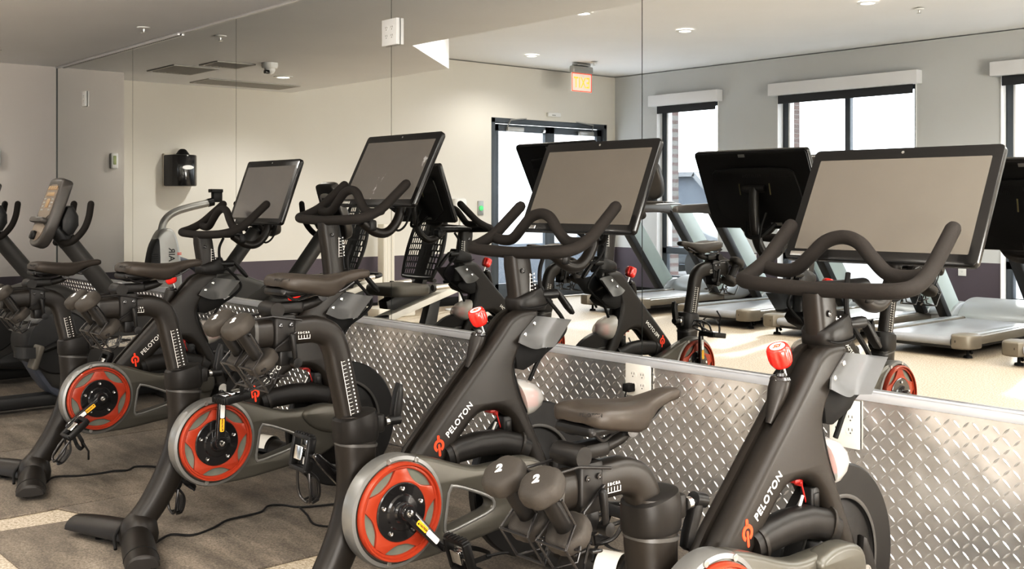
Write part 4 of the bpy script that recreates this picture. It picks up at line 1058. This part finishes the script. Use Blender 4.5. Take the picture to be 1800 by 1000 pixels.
# ------------------------------------------------------------------ floor mats and cords
def floor_things():
    mats = [([(-4.275, -.02), (-3.150, -.02), (-3.150, -1.925), (-4.122, -1.925), (-4.080, -1.62), (-4.134, -1.547), (-4.275, -1.60)], 'black rubber floor mat under the bike with the smudged touchscreen'),
            ([(-3.142, -.02), (-2.012, -.02), (-2.012, -1.925), (-2.96, -1.925), (-2.955, -1.25), (-3.0, -1.14), (-3.142, -1.11)], 'black rubber floor mat under the middle foreground bike'),
            ([(-2.004, -.02), (-.85, -.02), (-.85, -1.925), (-1.82, -1.925), (-1.82, -1.4), (-2.004, -1.38)], 'black rubber floor mat under the nearest bike'),
            ([(-5.41, -.02), (-4.283, -.02), (-4.283, -1.80), (-4.31, -1.925), (-5.41, -1.925)], 'black rubber floor mat under the far left studio bike'),
            ([(-6.98, -.02), (-5.418, -.02), (-5.418, -2.2), (-6.98, -2.2)], 'black rubber floor mat under the nearer grey recumbent bike'),
            ([(-8.3, -.02), (-6.988, -.02), (-6.988, -2.2), (-8.3, -2.2)], 'black rubber floor mat under the recumbent bike at the left edge')]
    for p, l in mats:
        b = MB(); b.prism(p, 'z', 0, .009, .003); o = b.build('floor_mat', M['mat'], None, (sum(q[0] for q in p) / len(p), sum(q[1] for q in p) / len(p), 0)); tag(o, l, 'mat', 'rubber floor mats')
    cords = [([(-4.66, -1.53), (-4.735, -1.465), (-4.70, -1.37), (-4.685, -1.30), (-4.67, -1.235), (-4.66, -1.18), (-4.70, -1.13), (-4.655, -1.09), (-4.613, -1.03), (-4.64, -.9), (-4.58, -.6), (-4.6, -.2), (-4.55, -.05)], 'thin black power cord winding over the mat from the far left bike'),
             ([(-3.60, -1.50), (-3.643, -1.423), (-3.60, -1.36), (-3.63, -1.27), (-3.672, -1.193), (-3.69, -1.10), (-3.70, -1.04), (-3.74, -.99), (-3.731, -.937), (-3.66, -.90), (-3.60, -.80), (-3.55, -.6), (-3.58, -.3), (-3.5, -.05)], 'thin black power cord winding over the mat from the bike with the smudged touchscreen')]
    for p, l in cords:
        b = MB(); b.tube(crom([(x, y, .0125 + (.004 if i % 3 == 1 else 0)) for i, (x, y) in enumerate(p)], 6), .0042, 6); tag(b.build('extension_lead', M['rubber'], None, (p[0][0], p[0][1], .009)), l, 'cord', 'power cords on the mats')
    # second loop of wire near the middle bike
    b = MB(); b.tube(crom([(-3.66, -.90, .013), (-3.55, -.93, .013), (-3.42, -.97, .013), (-3.33, -.90, .013), (-3.30, -.78, .013), (-3.22, -.72, .013), (-3.05, -.70, .013), (-2.9, -.5, .013), (-2.8, -.05, .013)], 6), .0038, 6)
    tag(b.build('extension_lead', M['rubber'], None, (-3.6, -.9, .009)), 'thin black power cord looping on the mat behind the middle bike seat tube', 'cord', 'power cords on the mats')
floor_things()

# ------------------------------------------------------------------ recumbent bike
def make_recumbent():
    X = 0.
    t = thing('recumbent_bike', (0, -1.1, 0), None, 'exercise bike', 'grey recumbent bikes')
    hull = [(-1.10, .36), (-1.03, .22), (-.95, .10), (-.30, .08), (-.17, .13), (-.15, .33), (-.26, .50), (-.45, .63), (-.62, .67), (-.80, .62), (-1.02, .52), (-1.10, .44)]
    b = MB(); b.prism(chaikin(hull, 2), 'x', -.14, .14, .045, steps=4); h = b.build('body_shell', M['hull'], t, sharp=50)
    b = MB(); b.prism(chaikin([(-1.13, .38), (-1.06, .22), (-.965, .085), (-.90, .085), (-.98, .22), (-1.06, .38)], 1), 'x', -.10, .10, .02); b.build('lower_edge', M['hullblue'], h)
    b = MB()
    for s in (1, -1):
        b.prism(chaikin([(-.98, .12), (-.28, .10), (-.20, .30), (-.35, .33), (-.80, .24)], 2), 'x', min(s * .135, s * .152), max(s * .135, s * .152), .008)
    b.build('side_fairing', M['hull2'], h)
    b = MB(); b.lathe([(0, -.16), (.17, -.16), (.18, -.145), (.18, .145), (.17, .16), (0, .16)], 'x', (0, -.95, .40), 40); b.build('crank_housing', M['hull2'], h)
    for s in (1, -1):
        b = MB(); c = Vector((s * .1475, -.60, .375))
        b.prism(rrect(.245, .062, .028, 5, c.y, c.z), 'x', min(c.x, c.x + s * .01), max(c.x, c.x + s * .01), .003); np_ = b.build('name_plate', M['cream'], t)
        b = MB(); put_text(b, 'PRECOR', .046, frame_mx((c.x + s * .0102, c.y - s * .088, c.z - .016), (0, s, .04), (.0, -s * .04, 1)), extrude=.0006, offset=.0006); b.build('lettering', M['silver'], np_)
    for s, a in ((1, 200), (-1, 20)):
        b = MB(); c = Vector((s * .175, -.95, .40)); e = c + Vector((0, .17 * math.cos(R(a)), .17 * math.sin(R(a))))
        b.tube([c, e], [.02, .014], 12); ck = b.build('crank_arm', M['black'], t)
        b = MB(); b.box(e + Vector((s * .07, 0, 0)), (.10, .035, .135), .012, Matrix.Rotation(R(-18), 4, 'X')); b.build('pedal', M['pad'], ck)
        b = MB(); lp = crom([e + Vector((s * .02, -.02, .03)), e + Vector((s * .03, -.09, .035)), e + Vector((s * .07, -.115, .04)), e + Vector((s * .12, -.09, .035)), e + Vector((s * .13, -.02, .03))], 5); vs = []; fs = []
        for p in lp: vs += [p + Vector((0, 0, -.03)), p + Vector((0, 0, .03))]
        for k in range(len(lp) - 1): fs.append((2 * k, 2 * k + 1, 2 * k + 3, 2 * k + 2))
        b.add(vs, fs); b.build('pedal_strap', M['hull2'], ck)
    b = MB(); b.box((0, -.30, .045), (.52, .10, .07), .02); b.box((0, -1.86, .045), (.60, .10, .07), .02); b.box((0, -1.1, .065), (.11, 1.55, .07), .02)
    for x in (-.22, .22):
        for y in (-.30, -1.86): b.lathe([(0, 0), (.03, 0), (.028, .02), (0, .02)], 'z', (x, y, .0), 14)
    b.build('base_frame', M['hull2'], t)
    b = MB(); b.tube([(0, -.565, .56), (0, -.62, .66), (0, -.865, .97)], .052, 18); b.build('console_post', M['hull'], t)
    b = MB(); b.tube([(0, -.86, .95), (0, -.93, 1.04)], .045, 14); b.prism(chaikin([(-.86, .98), (-.80, 1.08), (-.865, 1.20), (-.93, 1.05)], 1), 'x', -.07, .07, .015); b.build('console_neck', M['hull2'], t)
    # console
    S = Vector((0, -.965, 1.135)); T = Matrix.Translation(S) @ Matrix.Rotation(R(-20), 4, 'X')
    out = [(-.098, .205), (-.115, .17), (-.125, 0), (-.12, -.12), (-.09, -.19), (-.04, -.212), (.04, -.212), (.09, -.19), (.12, -.12), (.125, 0), (.115, .17), (.098, .205)]
    b = MB(); b.M = T; b.prism(chaikin(out, 2), 'y', -.02, .045, .014, steps=3); co = b.build('console', M['console2'], t)
    b = MB(); b.M = T; b.prism(chaikin([(-.085, .16), (-.095, .05), (-.098, -.05), (.098, -.05), (.095, .05), (.085, .16)], 1), 'y', -.0225, -.018); b.prism(chaikin([(-.095, -.075), (-.085, -.14), (-.04, -.18), (.04, -.18), (.085, -.14), (.095, -.075)], 1), 'y', -.0225, -.018); b.build('keypad_panel', M['console'], co)
    b = MB(); b.M = T
    for i in range(4): b.box((-.06 + i * .04, -.0235, .138), (.03, .002, .024), .002)
    b.box((0, -.0235, .10), (.12, .002, .022), .002); b.box((0, -.0235, .045), (.05, .002, .055), .002); b.build('readout', M['orange_dim'], co)
    b = MB(); b.M = T
    for i in range(4):
        for sx in (-1, 1): b.box((sx * .062, -.0235, .07 - i * .022), (.032, .002, .010), .001)
    b.build('key', M['silver'], co)
    b = MB(); b.M = T; b.box((0, -.035, -.062), (.20, .045, .03), .01); b.build('reading_rack', M['console2'], co)
    b = MB(); b.M = T; b.box((-.02, -.03, -.15), (.05, .03, .05), .012); b.build('remote_cradle', M['black'], co)
    b = MB(); b.M = T; b.prism(chaikin([(-.075, .14), (.075, .14), (.075, .05), (-.075, .05)], 2), 'y', .044, .052, .003); bk = b.build('rear_badge', M['steel'], co)
    b = MB(); put_text(b, 'PRECOR', .028, T @ frame_mx((0, .0525, .088), (-1, 0, 0), (0, 0, 1)), extrude=.0005, offset=.0004, align='CENTER'); b.build('lettering', M['hull2'], co)
    # handlebars
    b = MB()
    for s in (1, -1): b.tube(crom([(0, -.89, .965), (s * .07, -.90, .955), (s * .125, -.87, .97), (s * .145, -.82, 1.03), (s * .145, -.79, 1.10), (s * .14, -.775, 1.18)], 5), .019, 14, round_end=True)
    b.build('handlebar', M['foam'], t)
    # rail and seat
    b = MB(); b.prism([(-1.34, .328), (-1.34, .378), (-2.0, .57), (-2.0, .52)], 'x', -.062, .062, .006); b.build('seat_rail', M['cream'], t)
    b = MB(); b.prism([(-1.85, .50), (-1.76, .50), (-1.62, .06), (-1.76, .06)], 'x', -.04, .04, .01); b.build('rear_strut', M['hull2'], t)
    b = MB(); b.prism(chaikin([(-1.36, .40), (-1.34, .51), (-1.84, .60), (-1.84, .545), (-1.6, .475)], 1), 'x', -.055, .055, .012); b.build('seat_carriage', M['hull2'], t)
    b = MB(); b.prism(rrect(.42, .34, .08, 5, 0, -1.48), 'z', .52, .60, .028, steps=4); b.build('seat_cushion', M['pad'], t)
    # ventilated back: outline with rows of slots, leaning back
    T = Matrix.Translation((0, -1.635, .635)) @ Matrix.Rotation(R(18), 4, 'X') @ Matrix.Scale(1.08, 4)
    def halfw(z): return .10 + .125 * math.sin(min(1, max(0, z / .5)) * PI * .92 + .28) ** .8 if z < .52 else .08
    ol = []; zs = [i * .54 / 18 for i in range(19)]
    hw = lambda z: .205 * (1 - ((z - .2) / .36) ** 2 * .55) if 0 <= z else .1
    pts = [(hw(z), z) for z in zs]; ol = chaikin(pts + [(-x, z) for x, z in pts[::-1]], 2)
    b = MB()
    def strip(x0, x1, z0, z1, f0=None, f1=None):
        for y in (0, .004):
            vs = [(x0, y, z0), (x1, y, z0), (f1 if f1 is not None else x1, y, z1), (f0 if f0 is not None else x0, y, z1)]
            b.add([T @ Vector((p[0], p[1] - .5 * p[0] ** 2, p[2])) for p in vs], [(0, 1, 2, 3)])
    row = 0; z = .0
    while z < .535:
        z1 = min(.54, z + (.03 if row == 0 else .010))
        for k in range(10): strip(-hw(z) + 2 * hw(z) * k / 10, -hw(z) + 2 * hw(z) * (k + 1) / 10, z, z1, -hw(z1) + 2 * hw(z1) * k / 10, -hw(z1) + 2 * hw(z1) * (k + 1) / 10)
        z2 = min(.54, z1 + .0335); w = min(hw(z1), hw(z2)); x = -w; off = .013 if row % 2 else 0
        strip(-w, -w + .022, z1, z2); strip(w - .022, w, z1, z2); strip(-.022, .022, z1, z2)
        x = -w + .022 + off
        while x < w - .03:
            strip(x, x + .0075, z1, z2); x += .027
        z = z2; row += 1
    sb = b.build('seat_back', M['mesh'], t, sharp=30)
    rim = []
    for x, zz in inset(ol if area2(ol) > 0 else ol[::-1], .004): rim.append(T @ Vector((x, -.5 * x * x, zz)))
    b = MB(); b.tube(rim, .013, 8, closed=True); b.build('back_rim', M['hull2'], sb)
    b = MB(); b.M = T; b.prism([(-.03, -.10), (-.07, -.10), (-.085, .42), (-.045, .42)], 'x', -.05, .05, .01); b.build('back_support', M['hull2'], sb)
    for s in (1, -1):
        b = MB(); b.tube(crom([(s * .06, -1.86, .60), (s * .20, -1.88, .60), (s * .255, -1.82, .59), (s * .26, -1.72, .585)], 5), .016, 10); b.tube([(s * .26, -1.62, .58), (s * .26, -1.60, .58)], .022, 12); sh_ = b.build('side_handle', M['hull2'], t)
        b = MB(); b.tube([(s * .26, -1.78, .588), (s * .26, -1.62, .58)], .0195, 12); b.build('pulse_grip', M['chrome'], sh_)
    return t
def place_recumbents():
    a = make_recumbent(); index_kids(); a.location = (-6.38, -1.1, 0); a['label'] = 'grey recumbent exercise bike with its whole console visible, second machine from the left edge'
    c = copy_tree(a); c.location = (-7.50, -1.17, 0); c['label'] = 'grey recumbent exercise bike cut off by the left edge, only post and handle showing'
place_recumbents()

# ------------------------------------------------------------------ treadmills by the windows
def make_treadmill():
    t = thing('treadmill', (0, 0, 0), None, 'treadmill', 'treadmills facing the windows')   # tail edge at y = 0, head at y = -2.0
    b = MB(); b.box((0, -.98, .105), (.74, 1.84, .075), .012); b.build('deck_frame', M['hull2'], t)
    b = MB(); b.box((0, -.78, .155), (.56, 1.46, .012), .004); b.lathe([(0, -.28), (.035, -.28), (.035, .28), (0, .28)], 'x', (0, -.055, .126), 16); b.build('running_belt', M['tread_belt'], t)
    for s in (1, -1):
        b = MB(); b.prism(chaikin([(-.02, .10), (-.02, .165), (-1.45, .175), (-1.45, .10)], 0), 'x', min(s * .285, s * .425), max(s * .285, s * .425), .012); r_ = b.build('side_rail', M['tread_cap'], t)
        b = MB(); b.box((s * .345, -.75, .172), (.085, 1.30, .012), .003); b.build('step_pad', M['tread_silver'], r_)
        b = MB(); b.prism(chaikin([(s * .27, .005), (s * .40, .005), (s * .45, -.05), (s * .45, -.22), (s * .27, -.22)], 1), 'z', .075, .185, .016, steps=3); b.build('rear_cap', M['tread_cap'], t)
        b = MB(); b.box((s * .33, .003, .135), (.012, .004, .018), .001); b.build('cap_slot', M['rubber'], t)
        b = MB(); b.tube([(s * .36, -.16, .08), (s * .36, -.20, .03)], .012, 8); b.lathe([(0, 0), (.035, 0), (.03, .018), (.012, .022), (.012, .07), (0, .07)], 'z', (s * .36, -.14, 0), 14); b.build('foot', M['rubber'], t)
        b = MB(); b.lathe([(0, 0), (.035, 0), (.03, .018), (0, .07)], 'z', (s * .34, -1.8, 0), 14); b.build('foot', M['rubber'], t)
        # leaning upright with a dark front edge
        b = MB(); b.prism([(-1.30, .17), (-1.62, .17), (-.80, 1.16), (-.50, 1.16), (-.545, 1.09)], 'x', min(s * .385, s * .445), max(s * .385, s * .445), .012); u = b.build('upright', M['tread_green'], t)
        b = MB(); b.prism([(-1.27, .17), (-1.35, .17), (-.60, 1.10), (-.50, 1.10)], 'x', min(s * .365, s * .452), max(s * .365, s * .452), .010)
        b.build('edge_strip', M['hull2'], u)
        b = MB()
        for q in (.80, .95, 1.06): b.lathe([(0, 0), (.009, 0), (.007, .003), (0, .003)] if s > 0 else [(0, -.003), (.007, -.003), (.009, 0), (0, 0)], 'x', (s * .446, -.62 - (1.10 - q) * .62, q), 10)
        b.build('upright_bolt', M['steel'], u)
        b = MB(); b.prism(chaikin([(.05, 1.08), (.06, 1.13), (.02, 1.16), (-.45, 1.18), (-.75, 1.18), (-.75, 1.08), (-.45, 1.07), (-.38, 1.085)], 1), 'x', min(s * .37, s * .44), max(s * .37, s * .44), .018, steps=3); b.build('handrail', M['console2'], t)
        b = MB(); b.prism(chaikin([(-1.38, .15), (-1.30, .18), (-1.44, .28), (-1.62, .30), (-1.72, .15)], 1), 'x', min(s * .36, s * .46), max(s * .36, s * .46), .015); b.build('upright_boot', M['tread_silver'], t)
    b = MB(); hd = [(-1.42, .165), (-1.46, .22), (-1.56, .29), (-1.72, .33), (-1.90, .31), (-1.99, .22), (-2.0, .08), (-1.42, .08)]
    b.prism(chaikin(hd, 2), 'x', -.40, .40, .05, steps=4); b.build('motor_hood', M['tread_silver'], t, sharp=60)
    b = MB(); b.tube([(-.36, -.52, 1.115), (.36, -.52, 1.115)], .022, 14); b.build('pulse_bar', M['chrome'], t)
    b = MB(); b.tube([(-.38, -.47, 1.185), (.38, -.47, 1.185)], .020, 12); b.box((0, -.56, 1.17), (.80, .16, .06), .02); tr = b.build('console_tray', M['console2'], t)
    b = MB(); b.box((-.2, -.47, 1.20), (.03, .03, .02), .004); b.build('stop_button', M['red'], tr)
    T = Matrix.Translation((0, -.50, 1.42)) @ Matrix.Rotation(R(-18), 4, 'X')
    b = MB(); b.M = T; b.prism(chaikin([(-.24, -.22), (.24, -.22), (.335, -.10), (.33, .18), (.25, .215), (-.25, .215), (-.33, .18), (-.335, -.10)], 2), 'y', -.035, .045, .02, steps=3); co = b.build('console', M['console2'], t)
    b = MB(); b.M = T; b.prism(rrect(.44, .28, .02, 3, 0, .04), 'y', -.039, -.034); b.build('display', M['gloss'], co)
    b = MB(); b.M = T; b.prism(rrect(.50, .02, .008, 2, 0, .19), 'y', -.0385, -.034); b.prism(rrect(.06, .2, .02, 3, .27, .03), 'y', -.0385, -.034); b.prism(rrect(.06, .2, .02, 3, -.27, .03), 'y', -.0385, -.034); b.build('keypad', M['tread_silver'], co)
    b = MB(); b.box((0, -.56, 1.22), (.36, .10, .14), .03); b.build('console_neck', M['hull2'], t)
    return t
def place_treadmills():
    m = make_treadmill(); index_kids()
    L = [(-7.93, -5.28, 'treadmill in front of the small window, furthest left of the row in the mirror'), (-6.49, -5.20, 'treadmill second from the left in the mirror, its handrail crossing the small window'),
         (-5.36, -5.04, 'treadmill in front of the wide window, third from the left in the mirror'), (-4.24, -4.88, 'treadmill at the right of the mirror with its whole rear edge in view'),
         (-3.10, -4.80, 'treadmill cut off at the right edge, only its console corner showing')]
    for k, (x, y, l) in enumerate(L):
        o = m if k == 0 else copy_tree(m); o.location = (x, y, 0); o['label'] = l
place_treadmills()

# ------------------------------------------------------------------ things along the door-side wall, seen in the mirror
def wall_things():
    x = -8.78
    t = thing('air_trainer', (x, -.8, 0), 'silver gym machine with a rounded tower and a bent arm below the towel dispenser', 'gym machine')
    b = MB(); b.box((x, -.95, .05), (.5, .9, .1), .03); b.build('base', M['hull2'], t)
    tw = [(-.60, .10), (-.60, .55), (-.635, .82), (-.70, .955), (-.76, .975), (-.83, .955), (-.875, .80), (-.90, .5), (-.90, .10)]
    b = MB(); b.prism(chaikin(tw, 2), 'x', x - .07, x + .07, .03, steps=4); b.build('tower', M['silver'], t, sharp=50)
    b = MB(); b.prism(chaikin([(-.585, .12), (-.585, .55), (-.62, .80), (-.67, .90), (-.70, .86), (-.70, .12)], 2), 'x', x - .055, x + .085, .02); gi = b.build('side_grille', M['hull2'], t)
    b = MB()
    for k in range(4): b.box((x + .087, -.64, .70 + k * .018), (.004, .06, .008), .001)
    b.build('grille_slot', M['black'], gi)
    b = MB(); put_text(b, 'AIR', .075, frame_mx((x + .0705, -.77, .69), (0, 0, 1), (0, -1, 0)), extrude=.001, offset=.001); b.build('lettering', M['hull2'], t)
    b = MB(); put_text(b, 'II', .05, frame_mx((x + .0705, -.845, .74), (0, 0, 1), (0, -1, 0)), extrude=.001, offset=.001); b.build('lettering', M['logo'], t)
    b = MB(); b.tube(crom([(x, -.73, .93), (x, -.76, 1.03), (x, -.84, 1.10), (x, -.98, 1.145), (x, -1.16, 1.185)], 6), .032, 14); b.build('arm', M['silver'], t)
    b = MB(); b.tube([(x, -1.15, 1.183), (x, -1.20, 1.195)], .036, 14); b.box((x, -1.235, 1.24), (.05, .09, .10), .012); b.box((x, -1.225, 1.29), (.07, .11, .03), .006); b.build('arm_clip', M['black'], t)
    b = MB(); b.tube(crom([(x, -.88, .70), (x, -.98, .66), (x, -1.10, .56), (x, -1.2, .40), (x, -1.28, .12)], 6), .03, 12); b.tube([(x, -.96, .68), (x + .04, -1.02, .68)], .02, 10, round_end=True); b.build('frame_tube', M['hullblue'], t)
    x, y = -9.3, -4.33
    t = thing('sanitizer_stand', (x, y, 0), 'white hand sanitizer stand with a rounded head, in the mirror left of the double door', 'stand')
    b = MB(); b.lathe([(0, 0), (.14, 0), (.14, .012), (.03, .022), (0, .022)], 'z', (x, y, 0), 24); b.tube([(x, y - .04, .01), (x, y - .04, 1.08)], .022, 12); b.build('pole', M['whitepl'], t)
    b = MB(); b.box((x + .01, y, 1.13), (.13, .17, .21), .04); b.build('dispenser_head', M['whitepl'], t); b = MB(); b.box((x + .02, y, 1.015), (.09, .10, .02), .006); b.build('drip_tray', M['cream'], t)
    x, y = -9.42, -3.46
    t = thing('weighing_scale', (x, y, 0), 'cream upright scale with a ribbed column and low platform, behind the reflected recumbent bikes', 'scale')
    b = MB(); b.box((x + .12, y + .06, .05), (.36, .46, .10), .02); b.build('platform', M['cream'], t)
    b = MB(); b.box((x, y, .52), (.12, .14, .88), .012); co = b.build('column', M['cream'], t)
    b = MB()
    for k in range(4): b.box((x + .061, y - .05 + k * .033, .52), (.006, .014, .84), .002)
    b.build('rib', M['papery'], co)
    b = MB(); b.tube(crom([(x + .2, y + .16, .10), (x + .2, y + .16, .26), (x + .2, y + .28, .27), (x + .2, y + .32, .26)], 4), .01, 8); b.build('foot_lever', M['black'], t)
wall_things()

# ------------------------------------------------------------------ light and camera
def lights():
    w = bpy.data.worlds.new('sky'); sc.world = w; w.use_nodes = True
    bg = w.node_tree.nodes['Background']; bg.inputs[0].default_value = (.93, .96, 1, 1); bg.inputs[1].default_value = 3.2
    def area(x, y, z, sx, sy, p, rot=(0, 0, 0), col=(1, .98, .95)):
        l = bpy.data.lights.new('fill_light', 'AREA'); l.shape = 'RECTANGLE'; l.size = sx; l.size_y = sy; l.energy = p; l.color = col
        o = bpy.data.objects.new('fill_light', l); COL.objects.link(o); o.location = (x, y, z); o.rotation_euler = rot; return o
    area(.4, -5.0, 2.78, 3.2, 3.2, 150)  # unseen fill panel, added behind the camera outside the mirror's view
    area(.6, -.75, 2.28, 3.0, 1.0, 60)  # second added fill panel, unseen past the right end of the row
    area(2.4, -2.4, .9, 2.2, 2.2, 250, (0, R(130), 0), (1, .97, .93))  # unseen panel added low at the right, tilted up to brighten the ceiling
    def spot(x, y, z, p, ang=150, col=(1, .95, .88)):
        l = bpy.data.lights.new('downlight_beam', 'SPOT'); l.energy = p; l.spot_size = R(ang); l.spot_blend = .6; l.shadow_soft_size = .05; l.color = col
        o = bpy.data.objects.new('downlight_beam', l); COL.objects.link(o); o.location = (x, y, z - .02)
    spot(-8.55, -1.76, ZLO, 45)
    spot(-8.89, -5.06, ZHI, 30)
    for x, y in ((-6.63, -4.99), (-4.71, -5.0), (-6.59, -3.58), (-4.3, -3.4), (-2.3, -3.2), (-2.4, -5.2)): spot(x, y, ZHI, 60)  # the last three are unseen lamps without fixtures, added for room light
    spot(-6.35, -2.35, ZHI, 28)  # unseen lamp added above the ceiling step to brighten its diagonal fascia
    s = bpy.data.lights.new('sun', 'SUN'); s.energy = 2.0; s.angle = R(1.5); s.color = (1, .95, .86)
    o = bpy.data.objects.new('sun', s); COL.objects.link(o)
    d = Vector((.42, 1, -.62)); o.rotation_euler = d.to_track_quat('-Z', 'Y').to_euler()
lights()

def camera():
    f, psi, y0, dc, H = 1882.77, 0.853621, 355.2141, 3.0008, 1.1908
    c = bpy.data.cameras.new('camera'); o = bpy.data.objects.new('camera', c); COL.objects.link(o)
    c.sensor_width = 36; c.lens = f / 1800 * 36; c.shift_y = -(500 - y0) / 1800
    c.clip_start = .02; c.clip_end = 200
    o.location = (0, -dc, H); o.rotation_euler = (R(90), 0, psi)
    sc.camera = o
camera()
sc.view_settings.view_transform = 'Standard'
sc.view_settings.look = 'None'
sc.view_settings.exposure = 1.1
sc.view_settings.use_curve_mapping = True
cm = sc.view_settings.curve_mapping; cc = cm.curves[3]
cc.points.new(.05, .034); cc.points.new(.25, .245)
cm.update()
sc.cycles.use_denoising = True
sc.cycles.max_bounces = 10; sc.cycles.diffuse_bounces = 4; sc.cycles.glossy_bounces = 6; sc.cycles.transmission_bounces = 6; sc.cycles.transparent_max_bounces = 12
sc.cycles.caustics_reflective = False; sc.cycles.caustics_refractive = False
sc.cycles.sample_clamp_indirect = 6.
